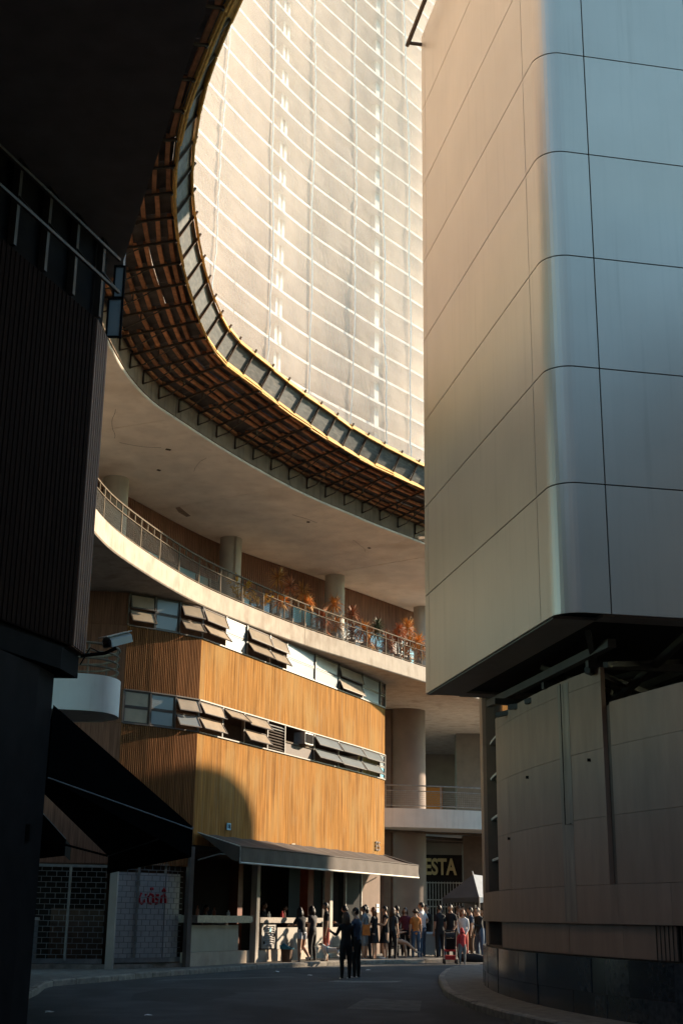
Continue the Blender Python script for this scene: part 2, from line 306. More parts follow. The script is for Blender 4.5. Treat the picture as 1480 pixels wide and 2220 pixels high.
def pavement(name, curve, depth):
    mb = MB()
    for a, b in zip(curve[:-1], curve[1:]):
        q = []
        for c, o in ((a, -0.14), (b, -0.14), (b, -depth), (a, -depth)):
            x, y = c[0] + c[2] * o, c[1] + c[3] * o; q.append((x, y, gz(y) + 0.125))
        mb.quad(*q)
    p = struct(name, mb, 'pavement')
    for a, b in zip(curve[:-1], curve[1:]):
        k = MB(); g = 0.012; h = 0.13 + random.uniform(-0.008, 0.008)
        A = Vector((a[0], a[1], 0)); B = Vector((b[0], b[1], 0)); d = (B - A).normalized() * g; A2 = A + d; B2 = B - d
        na = Vector((a[2], a[3], 0)); nb = Vector((b[2], b[3], 0)); vs = []
        for P, nn in ((A2, na), (B2, nb)):
            zz = gz(P.y)
            for o, z in ((0.0, -0.05), (0.0, h - 0.025), (-0.025, h), (-0.14, h), (-0.14, -0.05)): q = P + nn * o; vs.append((q.x, q.y, zz + z))
        k.add(vs, [(0, 1, 6, 5), (1, 2, 7, 6), (2, 3, 8, 7), (3, 4, 9, 8), (4, 3, 2, 1, 0), (5, 6, 7, 8, 9)])
        part('kerb_stone', k, 'kerb', p)
    return p
pavement('pavement_left', kerbL, 9.0)
pavement('pavement_right', kerbR, 6.0)
# cracks and a patch in the asphalt, thin sheets above the road
def crack(pts, wd):
    mb = MB()
    for a, b in zip(pts[:-1], pts[1:]):
        a = Vector(a); b = Vector(b); d = (b - a).normalized(); n_ = Vector((-d.y, d.x)) * wd / 2
        q = [a + n_, b + n_, b - n_, a - n_]; mb.quad(*[(p.x, p.y, gz(p.y) + 0.005) for p in q])
    return mb
mb = MB(); ct = []
for (x, y, l_, a) in ((-2.2, 27.5, 1.7, 1.2), (-1.0, 22.2, 2.3, 0.5), (0.6, 30.5, 3.0, 2.0), (1.2, 24, 2.6, 1.4), (-3.6, 31, 2.4, 0.9)):
    pts = [(x, y)]
    for k in range(9): a += random.uniform(-0.5, 0.5); pts.append((pts[-1][0] + math.cos(a) * l_ / 9, pts[-1][1] + math.sin(a) * l_ / 9))
    c = crack(pts, 0.02); mb.add(c.v, c.f)
part('road_cracks', mb, 'crack', road, kind='stuff')
mat('patch_dark', (0.028, 0.028, 0.029), 0.9, 0.3, 5, bump=0.4, bscale=120); mat('patch_pale', (0.085, 0.083, 0.080), 0.92, 0.35, 4, bump=0.4, bscale=120)
for (m_, pl) in (('patch_dark', ((-3.9, 26.5), (-2.6, 26.1), (-2.0, 28.6), (-2.4, 30.2), (-3.7, 30.4), (-4.1, 28.3))), ('patch_pale', ((0.2, 25.0), (1.5, 24.6), (1.7, 27.3), (0.6, 27.9))), ('patch_dark', ((-0.9, 37.2), (1.6, 38.2), (1.5, 39.0), (-1.1, 38.1))), ('patch_pale', ((-4.3, 33.1), (-1.0, 35.6), (-1.2, 36.2), (-4.2, 33.8)))):
    mb = MB(); mb.add([(x, y, gz(y) + 0.004) for x, y in pl], [tuple(range(len(pl)))]); part('road_patch', mb, m_, road)
mb = MB(); mb.add([(x, y, gz(y) + 0.004) for x, y in ((-0.2, 33.8), (0.4, 33.5), (1.5, 33.9), (1.7, 34.6), (0.8, 34.2), (0.0, 34.3))], [(0, 1, 2, 3, 4, 5)]); mat('paint_worn', (0.16, 0.155, 0.145), 0.9, 0.4, 6)
part('worn_paint', mb, 'paint_worn', road)

# ------------------------------------------------------------------ apartment tower over the podium
Fpts = [(-2.9, 14.4), (-3.4, 15.5), (-4.05, 17.2), (-4.7, 19.2), (-5.1, 21), (-5.35, 23), (-5.45, 25), (-5.42, 27), (-5.3, 28.9), (-5.1, 30.2), (-4.8, 31.3), (-4.4, 32.2), (-4.0, 33.1), (-3.5, 34.2), (-2.7, 35.8), (-1.6, 37.8), (-0.7, 39.2), (0.1, 40.3), (1.2, 41.8), (2.0, 42.8), (2.8, 43.8), (3.75, 45.1)]
F = smooth_curve(Fpts, 0.35)
FS = F; F = smooth_curve(Fpts + [(4.9, 46.8)], 0.35)
tower = thing('apartment_tower', 'curved concrete apartment tower with rows of thin white horizontal slabs behind netting', 'apartment tower', (-8, 34, 14))
def nearest(curve, x, y): return min(range(len(curve)), key=lambda i: (curve[i][0] - x) ** 2 + (curve[i][1] - y) ** 2)
cuts = [0, nearest(FS, -5.1, 21.5), nearest(FS, -4.4, 32.2), nearest(FS, -1.6, 37.8), nearest(FS, 2.4, 43.3), len(FS) - 1]
for a, b in zip(cuts[:-1], cuts[1:]):
    seg = FS[a:b + 1]
    if a: # leave an open joint of about 2 cm
        x0, y0, n0, n1 = seg[0]; x1, y1, _, _ = seg[1]; d = Vector((x1 - x0, y1 - y0)).normalized() * 0.022; seg = [(x0 + d.x, y0 + d.y, n0, n1)] + seg[1:]
    mb = MB(); mb.sweep(seg, [(0, 14.02), (-0.03, 14.0), (-13, 14.0), (-13, 15.2), (0, 15.2)])
    s_ = part('soffit_slab', mb, 'concrete', tower)
    mb = MB(); mb.sweep(seg, [(0.035, 14.06), (0.035, 15.15), (0.004, 15.15), (0.004, 14.06)]); part('stained_edge', mb, 'stained_concrete', s_)
mb = MB(); e0, e1 = FS[-1], FS[-1]; mb.prism([(e0[0] + 0.02, e0[1] + 0.04), (4.15, 49), (4.7, 55), (6.2, 66), (-4, 66), (e0[0] - e0[2] * 13, e0[1] - e0[3] * 13 + 0.05)], 14.0, 15.2); part('soffit_slab', mb, 'concrete', tower)
for (x, y, a_, l_) in ((-4.9, 34.5, 0.5, 0.14), (-1.1, 41.4, 0.2, 0.1), (1.0, 44.5, 0.9, 0.1), (-5.4, 36.3, 0.7, 0.1)): mb = MB(); mb.box((x, y, 13.99), (l_, 0.07, 0.03), a_); part('soffit_drain', mb, 'steel_dark', tower)
def soffit_crack(x, y, a, L, wd_, m_):
    pts = [Vector((x, y, 13.996))]
    for q in range(10): a += random.uniform(-0.14, 0.14); pts.append(pts[-1] + Vector((math.cos(a), math.sin(a), 0)) * L / 10)
    mb = MB(); mb.tube(pts, wd_, 4); part('soffit_crack', mb, m_, tower)
for c_ in ((-5.9, 31.5, 1.9, 2.2, 0.005), (-3.9, 35.2, 2.2, 1.3, 0.004), (-1.6, 40.6, 0.9, 1.2, 0.004), (0.4, 43.5, 1.2, 1.6, 0.004), (-6.2, 34.0, 0.4, 1.2, 0.004)): soffit_crack(*c_, 'stone_core')
mb = MB(); mb.add([(x, y, 13.992) for x, y in ((-5.35, 40.0), (-5.2, 39.9), (-4.95, 40.9), (-5.1, 41.0), (-5.3, 40.5))], [(0, 1, 2, 3, 4)]); part('soffit_patch', mb, 'stone_rust', tower)
NS = 27; PITCH = 0.95
Fi = offset(F, -0.25)
for k in range(NS):
    z = 15.75 + k * PITCH
    mb = MB(); mb.sweep(Fi, [(0, z), (0, z + 0.09), (-1.35, z + 0.09), (-1.35, z)]); part('sunshade_slab', mb, 'slab_white', tower)
mb = MB(); mb.sweep(offset(F, -1.6), [(0, 15.2), (0, 15.75 + NS * PITCH), (-4.0, 15.75 + NS * PITCH), (-4.0, 15.2)]); part('loggia_wall', mb, 'loggia_wall', tower)
mb = MB(); mb.sweep(offset(F, -0.25), [(0, 15.75 + NS * PITCH), (0, 16.1 + NS * PITCH), (-6, 16.1 + NS * PITCH), (-6, 15.75 + NS * PITCH)]); part('roof_slab', mb, 'slab_white', tower)
for (x, y, two) in ((-5.3, 29.0, 1), (-1.75, 37.6, 1), (1.55, 42.3, 0), (-5.3, 22.5, 0)):
    i = nearest(F, x, y); c = F[i]; fr = frame(c[0], c[1], c[2], c[3])
    for dy in ((-0.13, 0.13) if two else (0.0,)):
        mb = MB(); mb.box(None, (0.2, 0.13 if two else 0.26, NS * PITCH + 0.5), mtx=fr @ Matrix.Translation((-0.62, dy, 15.4 + NS * PITCH / 2))); part('column', mb, 'slab_white', tower)

# net with folds, ropes
net = thing('scaffold_net', 'beige scaffold netting hung in folds over the curved tower facade', 'netting', (-5, 30, 15.6))
def netdisp(i, z):
    s = i * 0.35
    return 0.24 + 0.06 * math.sin(s * 0.9 + z * 0.35) + 0.03 * math.sin(s * 2.3 - z * 0.9) + 0.018 * math.sin(s * 5.1 + z * 1.7 + math.sin(z)) + 0.02 * math.sin(9 * z + 3 * s) * max(0, math.sin(s * 0.7 + z * 0.3))
zs = [15.45 + k * 0.2 for k in range(int((NS * PITCH + 0.4) / 0.2))]
me = bpy.data.meshes.new('net'); vs = []; fs = []; uv = []
for i, (x, y, nx, ny) in enumerate(F):
    for z in zs: o = netdisp(i, z); vs.append((x + nx * o + 5, y + ny * o - 30, z - 15.6)); uv.append((i * 0.35, z))
nz_ = len(zs)
for i in range(len(F) - 1):
    for j in range(nz_ - 1): fs.append((i * nz_ + j, (i + 1) * nz_ + j, (i + 1) * nz_ + j + 1, i * nz_ + j + 1))
me.from_pydata(vs, [], fs); ul = me.uv_layers.new(name='UVMap')
for lp in me.loops: ul.data[lp.index].uv = uv[lp.vertex_index]
me.materials.append(MATS['scaffold_net']); me.polygons.foreach_set('use_smooth', [True] * len(me.polygons))
ob = bpy.data.objects.new('net_cloth', me); COL.objects.link(ob); ob.parent = net
def rope(x, y, m_, r, amp, ph, slack=0):
    i0 = nearest(F, x, y); pts = []
    for k in range(0, 130):
        z = 15.5 + k * 0.2; ii = min(len(F) - 1, max(0, i0 + 0.45 * amp * math.sin(z * 0.22 + ph) + slack * (z - 15.5) * 0.08)); i = int(ii); t = ii - i; j = min(i + 1, len(F) - 1)
        a = F[i]; b = F[j]; o = netdisp(ii, z) + 0.05
        pts.append((a[0] + (b[0] - a[0]) * t + a[2] * o, a[1] + (b[1] - a[1]) * t + a[3] * o, z))
    mb = MB(); mb.tube(pts, r, 5); part('rope', mb, m_, net)
for (x, y, m_, r, amp, ph, sl) in ((-4.9, 31.0, 'rope_white', 0.026, 0.8, 0, 0.4), (-3.9, 33.3, 'rope_white', 0.023, 0.6, 1, -0.3), (-2.55, 36.1, 'rope_dark', 0.013, 1.0, 2, -0.9), (-2.45, 36.3, 'rope_white', 0.026, 1.0, 2, -0.9), (-1.2, 38.4, 'rope_white', 0.026, 0.5, 3, -0.5), (0.0, 40.2, 'rope_white', 0.023, 0.4, 1, -0.2), (1.2, 41.8, 'rope_white', 0.026, 0.4, 4, 0.1), (2.1, 43.0, 'rope_dark', 0.013, 1.2, 2, -1.0), (2.2, 43.1, 'rope_white', 0.026, 1.2, 2, -1.0), (-5.45, 25.6, 'rope_white', 0.022, 0.4, 0, 0.2)):
    rope(x, y, m_, r, amp, ph, sl)

# ------------------------------------------------------------------ protective tray of timber on steel brackets
tray = thing('protective_tray', 'timber catch platform on dark steel brackets curving under the netting', 'scaffold tray', (-4, 30, 14.3))
B = smooth_curve(Fpts, 1.02)
brk = MB()
brk.bar((0.05, 0, 14.55), (1.9, 0, 14.93), 0.038, 0.05); brk.bar((0.06, 0, 14.2), (0.06, 0, 14.58), 0.036); brk.bar((0.06, 0, 14.22), (0.45, 0, 14.30), 0.026); brk.bar((0.4, 0, 14.3), (1.3, 0, 14.80), 0.022)
brk.bar((1.88, 0, 14.88), (2.32, 0, 15.64), 0.038, 0.045); brk.bar((0.75, 0, 14.5), (0.75, 0, 14.68), 0.03)
brk_me = mesh_from(brk, 'steel_dark', name='bracket')
for k, c in enumerate(B):
    if k: inst('bracket', brk_me, frame(*c), tray)
def between(c0, c1, o, z, ext=0.0):
    a = Vector((c0[0] + c0[2] * o, c0[1] + c0[3] * o, z)); b = Vector((c1[0] + c1[2] * o, c1[1] + c1[3] * o, z)); d = (b - a).normalized() * ext; return a - d, b + d
for k in range(1, len(B) - 1):
    c0, c1 = B[k], B[k + 1]
    def dz(o): return 14.62 + (o - 0.05) * 0.205
    # dark deck boards, three across
    for (o0, o1) in ((0.03, 0.68), (0.7, 1.28), (1.3, 1.88)):
        a0, b0 = between(c0, c1, o0, dz(o0) + 0.055, -0.01); a1, b1 = between(c0, c1, o1, dz(o1) + 0.055, -0.01); mb = MB(); up = Vector((0, 0, 0.03))
        mb.add([a0, b0, b1, a1, a0 + up, b0 + up, b1 + up, a1 + up], [(0, 1, 2, 3), (7, 6, 5, 4), (0, 4, 5, 1), (1, 5, 6, 2), (2, 6, 7, 3), (3, 7, 4, 0)]); part('deck_board', mb, 'ply_dark', tray)
    # joists along the curve, laid in overlapping lengths
    for r_, o in enumerate((0.16, 0.44, 0.72, 1.0, 1.28, 1.56, 1.8)):
        if random.random() < 0.04: continue
        e0, e1 = random.uniform(-0.05, 0.08), random.uniform(-0.05, 0.08); oo = o + random.uniform(-0.05, 0.05)
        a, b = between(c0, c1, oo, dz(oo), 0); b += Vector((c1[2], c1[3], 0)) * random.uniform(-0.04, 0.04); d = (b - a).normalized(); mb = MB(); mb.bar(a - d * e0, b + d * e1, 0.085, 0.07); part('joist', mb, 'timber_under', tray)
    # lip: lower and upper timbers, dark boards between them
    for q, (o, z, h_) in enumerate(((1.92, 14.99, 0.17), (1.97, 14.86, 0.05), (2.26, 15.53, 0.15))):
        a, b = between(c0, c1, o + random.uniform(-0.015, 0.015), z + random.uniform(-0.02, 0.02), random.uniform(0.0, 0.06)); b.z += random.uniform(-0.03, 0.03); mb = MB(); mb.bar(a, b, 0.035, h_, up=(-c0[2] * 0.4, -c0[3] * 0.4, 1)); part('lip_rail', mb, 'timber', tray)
    a0, b0 = between(c0, c1, 1.90, 14.98, -0.015); a1, b1 = between(c0, c1, 2.23, 15.53, -0.015); mb = MB(); th = Vector((-c0[2], -c0[3], 0)) * 0.02
    mb.add([a0, b0, b1, a1, a0 + th, b0 + th, b1 + th, a1 + th], [(0, 1, 2, 3), (7, 6, 5, 4), (0, 4, 5, 1), (1, 5, 6, 2), (2, 6, 7, 3), (3, 7, 4, 0)]); part('lip_board', mb, 'lip_board', tray)

# ------------------------------------------------------------------ terrace storey: slab, columns, back wall, railing, plants
Tpts = [(-5.95, 24), (-6.0, 27), (-5.9, 30.6), (-5.5, 33), (-4.5, 36.6), (-3.35, 39.4), (-1.2, 43.5), (1.0, 46.9), (3.1, 50.1), (5, 53), (8, 58), (13, 66), (18, 74)]
T = smooth_curve(Tpts, 0.4)
podium = thing('terrace_storey', 'curved concrete terrace storey with round columns and brown slatted wall', 'building', (-6, 42, 10.25))
ci = nearest(T, -1.2, 43.5)
for seg in (T[:ci + 1], None):
    if seg is None:
        x0, y0, n0, n1 = T[ci]; x1, y1, _, _ = T[ci + 1]; d = Vector((x1 - x0, y1 - y0)).normalized() * 0.02; seg = [(x0 + d.x, y0 + d.y, n0, n1)] + T[ci + 1:]
    mb = MB(); mb.sweep(seg, [(0, 10.28), (-0.03, 10.25), (-16, 10.25), (-16, 10.85), (-0.02, 10.85), (0, 10.83)]); part('terrace_slab', mb, 'fascia_concrete', podium)
Wl = smooth_curve([(-9.6, 33.0), (-8.3, 35.6), (-7.1, 38.0), (-4.45, 43.9), (-0.85, 48.95), (2.85, 54.2), (5.5, 58.2), (9, 63.5)], 0.4)
# slatted wall panels above the windows, split at the columns
colP = [(-7.04, 37.35), (-4.08, 43.75), (-0.47, 48.75), (3.23, 53.95)]
wi = [0] + [nearest(Wl, *p) for p in colP] + [len(Wl) - 1]
def ribbed(curve, z0, z1, pitch=0.085, depth=0.03, gap=0.3):
    mb = MB(); mb.sweep(curve, [(-0.08, z0), (-0.08, z1), (-0.002, z1), (-0.002, z0)])
    L = sum(math.dist(a[:2], b[:2]) for a, b in zip(curve[:-1], curve[1:])); n = int(L / pitch); fine = resample([Vector((c[0], c[1], 0)) for c in curve], L / max(1, n))
    for a, b in zip(fine[:-1], fine[1:]):
        A = Vector((a[0], a[1], 0)); Bv = Vector((b[0], b[1], 0)); e = A.lerp(Bv, 1 - gap); nn = Vector((a[2], a[3], 0)) * depth; z0_, z1_ = z0 + 0.01, z1 - 0.01
        p = [A, e, e + nn, A + nn]; vs = [(q.x, q.y, z0_) for q in p] + [(q.x, q.y, z1_) for q in p]
        mb.add(vs, [(3, 2, 6, 7), (0, 3, 7, 4), (2, 1, 5, 6), (0, 1, 2, 3), (4, 7, 6, 5)])
    return mb
for a, b in zip(wi[:-1], wi[1:]):
    if b - a < 2: continue
    part('slatted_panel', ribbed(Wl[a:b + 1], 12.62, 13.99, 0.11), 'wood_brown', podium, recalc=False)
    seg = offset(Wl[a:b + 1], -0.06); k = 0
    while k < len(seg) - 1:
        e = min(k + 3, len(seg) - 1); mb = MB(); mb.sweep(seg[k:e + 1], [(0, 10.86), (0, 12.61), (-0.03, 12.61), (-0.03, 10.86)])
        part('terrace_window', mb, random.choice(['pane_blue', 'pane_blue', 'pane_blue', 'pane_white', 'pane_dark']), podium)
        c = seg[k]; mb = MB(); mb.box(None, (0.09, 0.07, 1.75), mtx=frame(c[0], c[1], c[2], c[3], 11.735)); part('window_post', mb, 'window_frame', podium); k = e
    mb = MB(); mb.sweep(seg, [(0.05, 11.95), (0.05, 12.02), (0.002, 12.02), (0.002, 11.95)]); part('window_transom', mb, 'window_frame', podium)
for (x, y) in colP:
    mb = MB(); mb.tube([(x + 0.25, y - 0.15, 10.85), (x + 0.25, y - 0.15, 14.0)], 0.38, 28, cap=False); part('round_column', mb, 'column_pale', podium, smooth=True)
mb = MB(); c = Wl[nearest(Wl, -4.3, 44.1)]; mb.bar((-3.62, 43.25, 10.9), (-3.62, 43.25, 13.99), 0.05); part('downpipe', mb, 'column_pale', podium)

rail = thing('terrace_railing', 'painted steel railing with wire mesh along the terrace edge', 'railing', (-3, 40, 10.85))
RC = offset(smooth_curve(Tpts, 0.45), -0.12); RC = RC[nearest(RC, -6, 26):nearest(RC, 5, 53)]
for k, c in enumerate(RC):
    big = k % 3 == 0; mb = MB(); fr = frame(c[0], c[1], c[2], c[3])
    if big: mb.box(None, (0.035, 0.04, 0.90), mtx=fr @ Matrix.Translation((0, 0, 11.28))); part('post', mb, 'rail_paint', rail)
    else: mb.box(None, (0.025, 0.03, 0.20), mtx=fr @ Matrix.Translation((0, 0, 11.61))); part('short_post', mb, 'rail_paint', rail)
for (z, h_) in ((11.735, 0.04), (11.50, 0.025), (10.93, 0.025)):
    mb = MB(); mb.sweep(RC, [(0.025, z - h_ / 2), (0.025, z + h_ / 2), (-0.025, z + h_ / 2), (-0.025, z - h_ / 2)]); part('rail', mb, 'rail_paint', rail)
mb = MB(); fine = resample([Vector((c[0], c[1], 0)) for c in RC], 0.075)
for z in [10.99 + 0.063 * k for k in range(8)]: mb.sweep(RC, [(0.004, z), (-0.004, z + 0.004), (-0.004, z - 0.004)])
for c in fine: mb.bar((c[0], c[1], 10.94), (c[0], c[1], 11.49), 0.006)
part('wire_mesh', mb, 'steel_grey', rail, kind='stuff', recalc=False)

def blade(mb, base, d, L, wd, droop, mi=0):
    d = Vector(d).normalized(); side = d.cross(Vector((0, 0, 1)))
    side = side.normalized() if side.length > 1e-4 else Vector((1, 0, 0)); p0 = Vector(base); p1 = p0 + d * L * 0.55; p2 = p0 + d * L + Vector((0, 0, -droop * L))
    mb.add([p0 - side * wd * 0.3, p0 + side * wd * 0.3, p1 + side * wd * 0.5, p1 - side * wd * 0.5, p2], [(0, 1, 2, 3), (3, 2, 4)], mi)
def spiky(x, y, z0, heads, col, label, group):
    t = thing('spiky_plant', label, 'plant', (x, y, z0), group)
    mb = MB(); mb.tube([(x, y, z0), (x, y, z0 + 0.28)], [0.11, 0.15], 10); part('pot', mb, 'planter', t)
    for (dx, dy, hz, rad) in heads:
        top = Vector((x + dx, y + dy, z0 + hz)); mb = MB(); mb.tube([(x + dx * 0.2, y + dy * 0.2, z0 + 0.2), (x + dx * 0.7, y + dy * 0.7, z0 + hz * 0.6), top], [0.022, 0.018, 0.014], 6); part('stem', mb, 'stem', t)
        mb = MB()
        for k in range(95):
            a = random.uniform(0, 2 * math.pi); el = random.uniform(-0.75, 1.3); blade(mb, top - Vector((0, 0, random.uniform(0, 0.12))), (math.cos(a) * math.cos(el), math.sin(a) * math.cos(el), math.sin(el)), rad * random.uniform(0.9, 1.3), 0.045, random.uniform(0.05, 0.35) * (1 if el < 0.8 else 0.3))
        part('leaf_tuft', mb, col, t, recalc=False)
G = 'spiky plants along the terrace railing'
def tp(x, y, back=0.36):
    c = T[nearest(T, x, y)]; return c[0] - c[2] * back, c[1] - c[3] * back
plants = [((-1.75, 42.5), [(0, 0, 1.55, .42), (0.1, 0.1, 0.75, .4)], 'leaf_orange', 'tallest orange spiky plant, leftmost of the spiky plants on the terrace'),
          ((-1.35, 43.3), [(0, 0, 1.50, .33)], 'leaf_red', 'thin upright spiky plant just right of the leftmost orange one'),
          ((-0.95, 43.9), [(0, 0, 1.45, .45), (0.15, 0.1, 1.1, .35)], 'leaf_orange', 'broad orange spiky plant with a yellow crown left of the middle terrace column'),
          ((-0.35, 44.9), [(0, 0, 0.75, .42), (0.1, .1, 0.4, .36)], 'leaf_red', 'low reddish spiky plant below the middle terrace column, behind the mesh'),
          ((0.1, 45.6), [(0, 0, 1.4, .42), (0.1, 0.2, 0.7, .42)], 'leaf_orange', 'orange spiky plant against the middle round terrace column'),
          ((0.75, 46.5), [(0, 0, 0.6, .45), (0, 0.2, 1.3, .38)], 'leaf_red', 'reddish spiky plant just right of the middle terrace column'),
          ((1.2, 47.2), [(0, 0, 0.85, .45), (0.1, 0.2, 0.45, .4)], 'leaf_orange', 'low orange spiky plant before the dark green one'),
          ((1.65, 47.8), [(0, 0, 0.9, .42), (0.1, 0.1, 1.2, .3)], 'leaf_green', 'dark green spiky plant, the only green one on the terrace'),
          ((2.15, 48.6), [(0, 0, 0.75, .42), (0.1, 0.1, 0.45, .4)], 'leaf_red', 'reddish brown spiky plant just right of the dark green one'),
          ((2.5, 49.2), [(0, 0, 1.0, .42), (0.1, 0.1, 1.3, .36)], 'leaf_red', 'reddish spiky plant left of the rightmost orange tuft'),
          ((2.85, 49.7), [(0, 0, 1.5, .46), (0.1, 0.1, 0.9, .42), (-.1, 0, .5, .4)], 'leaf_orange', 'bright orange spiky plant beside the rightmost terrace column'),
          ((3.3, 50.4), [(0, 0, 1.1, .46), (0.1, 0.1, 0.7, .45)], 'leaf_orange', 'orange spiky plant at the edge of the white panelled block')]
for (p, heads, col, lab) in plants:
    x, y = tp(*p); spiky(x, y, 10.85, heads, col, lab, G)
for (p, lab) in (((-2.9, 40.3), 'small yellow leaved shrub, left one of two on the terrace'), ((-2.35, 41.3), 'larger yellow leaved shrub behind the terrace mesh, right one of two')):
    x, y = tp(*p); t = thing('leafy_shrub', lab, 'shrub', (x, y, 10.85), 'yellow shrubs on the terrace'); mb = MB(); mb.tube([(x, y, 10.85), (x, y, 11.1)], [0.13, 0.17], 10); part('pot', mb, 'planter', t)
    mb = MB(); ml = MB()
    for k in range(9):
        a = random.uniform(0, 6.28); r_ = random.uniform(0.1, 0.5); tip = Vector((x + math.cos(a) * r_, y + math.sin(a) * r_, 10.85 + random.uniform(0.45, 0.95))); mb.tube([(x, y, 11.05), tip], [0.012, 0.006], 5)
        for q in range(34):
            f_ = random.uniform(0.35, 1.05); p_ = Vector((x, y, 11.05)).lerp(tip, f_); blade(ml, p_, (random.uniform(-1, 1), random.uniform(-1, 1), random.uniform(-0.2, 1)), random.uniform(0.09, 0.16), 0.05, 0.15)
    part('stems', mb, 'stem', t); part('foliage', ml, 'leaf_yellow', t, recalc=False)

# ------------------------------------------------------------------ wood clad block with two bands of windows
FP = [(-6.0, 36.1), (-5.32, 36.61), (-4.68, 37.17), (-4.08, 37.81), (-3.5, 39.08), (-2.94, 40.31), (-2.29, 41.74), (-1.78, 42.87), (-0.86, 44.88), (-0.03, 46.7), (0.85, 48.62), (1.57, 50.32), (1.78, 50.89)]
CUM = [0.0]
for a, b in zip(FP[:-1], FP[1:]): CUM.append(CUM[-1] + math.dist(a, b))
def fp(s, out=0.0):
    s = max(-4, s); i = 0
    while i < len(CUM) - 2 and CUM[i + 1] < s: i += 1
    a = Vector(FP[i]); b = Vector(FP[i + 1]); d = (b - a).normalized(); p = a + d * (s - CUM[i]); n_ = Vector((d.y, -d.x)); return p + n_ * out, d, n_
block = thing('wood_clad_block', 'golden ribbed timber clad block with two ribbon window bands under the terrace', 'building', (-2, 44, 0.1))
def wall_facet(a, b): a = Vector((a[0], a[1], 0)); b = Vector((b[0], b[1], 0)); d = (b - a).normalized(); return [(a.x, a.y, d.y, -d.x), (b.x, b.y, d.y, -d.x)]
facets = [(FP[0], FP[1]), (FP[1], FP[2]), (FP[2], FP[3]), (FP[3], FP[6]), (FP[6], FP[8]), (FP[8], FP[10]), (FP[10], FP[11]), (FP[11], FP[12])]
ENDW = (0.9, 54.5)
Z_A, Z_B, Z_C, Z_D = 6.52, 7.45, 9.27, 10.22
for k, (a, b) in enumerate(facets + [((-10.5, 35.3), FP[0]), (FP[12], ENDW)]):
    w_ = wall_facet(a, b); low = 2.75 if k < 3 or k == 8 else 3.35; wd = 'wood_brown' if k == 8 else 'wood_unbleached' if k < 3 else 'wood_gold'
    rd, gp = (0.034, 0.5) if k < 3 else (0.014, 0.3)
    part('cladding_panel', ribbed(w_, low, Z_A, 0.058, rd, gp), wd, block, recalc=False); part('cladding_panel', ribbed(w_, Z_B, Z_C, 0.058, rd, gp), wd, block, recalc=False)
    if k >= 8: part('cladding_panel', ribbed(w_, Z_A + 0.003, Z_B - 0.003, 0.055, 0.014), wd, block, recalc=False); part('cladding_panel', ribbed(w_, Z_C + 0.003, Z_D, 0.055, 0.014), wd, block, recalc=False)
ss_ = [(c[0], c[1]) for c in FP]
cv = [(FP[i][0], FP[i][1], 0.9, -0.42) for i in range(len(FP))]
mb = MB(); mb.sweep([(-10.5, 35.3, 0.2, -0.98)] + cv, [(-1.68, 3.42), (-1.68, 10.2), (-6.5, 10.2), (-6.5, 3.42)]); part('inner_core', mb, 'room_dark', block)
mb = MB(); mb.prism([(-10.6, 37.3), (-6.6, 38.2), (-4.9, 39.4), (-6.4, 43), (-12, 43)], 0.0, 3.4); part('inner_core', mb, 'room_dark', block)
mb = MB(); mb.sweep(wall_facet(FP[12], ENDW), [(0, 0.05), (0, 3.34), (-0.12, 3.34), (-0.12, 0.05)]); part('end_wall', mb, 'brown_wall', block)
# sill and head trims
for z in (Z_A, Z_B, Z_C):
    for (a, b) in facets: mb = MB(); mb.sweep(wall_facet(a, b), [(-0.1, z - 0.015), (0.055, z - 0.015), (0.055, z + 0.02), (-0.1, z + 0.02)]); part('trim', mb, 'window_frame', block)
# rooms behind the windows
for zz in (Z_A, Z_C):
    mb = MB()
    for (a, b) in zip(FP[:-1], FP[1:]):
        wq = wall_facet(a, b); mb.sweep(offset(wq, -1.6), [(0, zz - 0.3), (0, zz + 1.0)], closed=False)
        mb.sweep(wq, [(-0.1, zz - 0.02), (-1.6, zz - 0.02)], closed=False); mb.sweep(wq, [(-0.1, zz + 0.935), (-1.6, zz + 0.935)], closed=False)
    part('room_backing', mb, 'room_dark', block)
def sash(seg, z0, z1, f0, f1, ang, mt, frame_name='window'):
    a = Vector(FP[seg]); b = Vector(FP[seg + 1]); d = (b - a).normalized(); L = (b - a).length; n_ = Vector((d.y, -d.x)); p0 = a + d * (L * f0 + 0.03); wl = L * (f1 - f0) - 0.06; h = z1 - z0
    # hinge at the top edge, swings out at the foot
    fr = Matrix(((d.x, n_.x, 0, p0.x), (d.y, n_.y, 0, p0.y), (0, 0, 1, z1), (0, 0, 0, 1))) @ Matrix.Rotation(R(ang), 4, 'X')
    mb = MB(); t = 0.035
    for (c, s_) in (((wl / 2, -0.0, -t / 2), (wl, 0.03, t)), ((wl / 2, 0, -h + t / 2), (wl, 0.03, t)), ((t / 2, 0, -h / 2), (t, 0.03, h - 2 * t)), ((wl - t / 2, 0, -h / 2), (t, 0.03, h - 2 * t))): mb.box(None, s_, mtx=fr @ Matrix.Translation(c))
    wdw = part(frame_name, mb, 'window_frame', block); mb = MB(); mb.quad(*[fr @ Vector(q) for q in ((t, 0, -t), (wl - t, 0, -t), (wl - t, 0, t - h), (t, 0, t - h))]); part('pane', mb, mt, wdw)
def mullion(seg, z0, z1):
    p, d, n_ = fp(CUM[seg]); mb = MB(); mb.box(None, (0.09, 0.05, z1 - z0), mtx=frame(p.x, p.y, n_.x, n_.y, (z0 + z1) / 2)); part('mullion', mb, 'window_frame', block)
for s_ in range(13): mullion(s_, Z_A + 0.02, Z_B - 0.02); mullion(s_, Z_C + 0.02, Z_D)
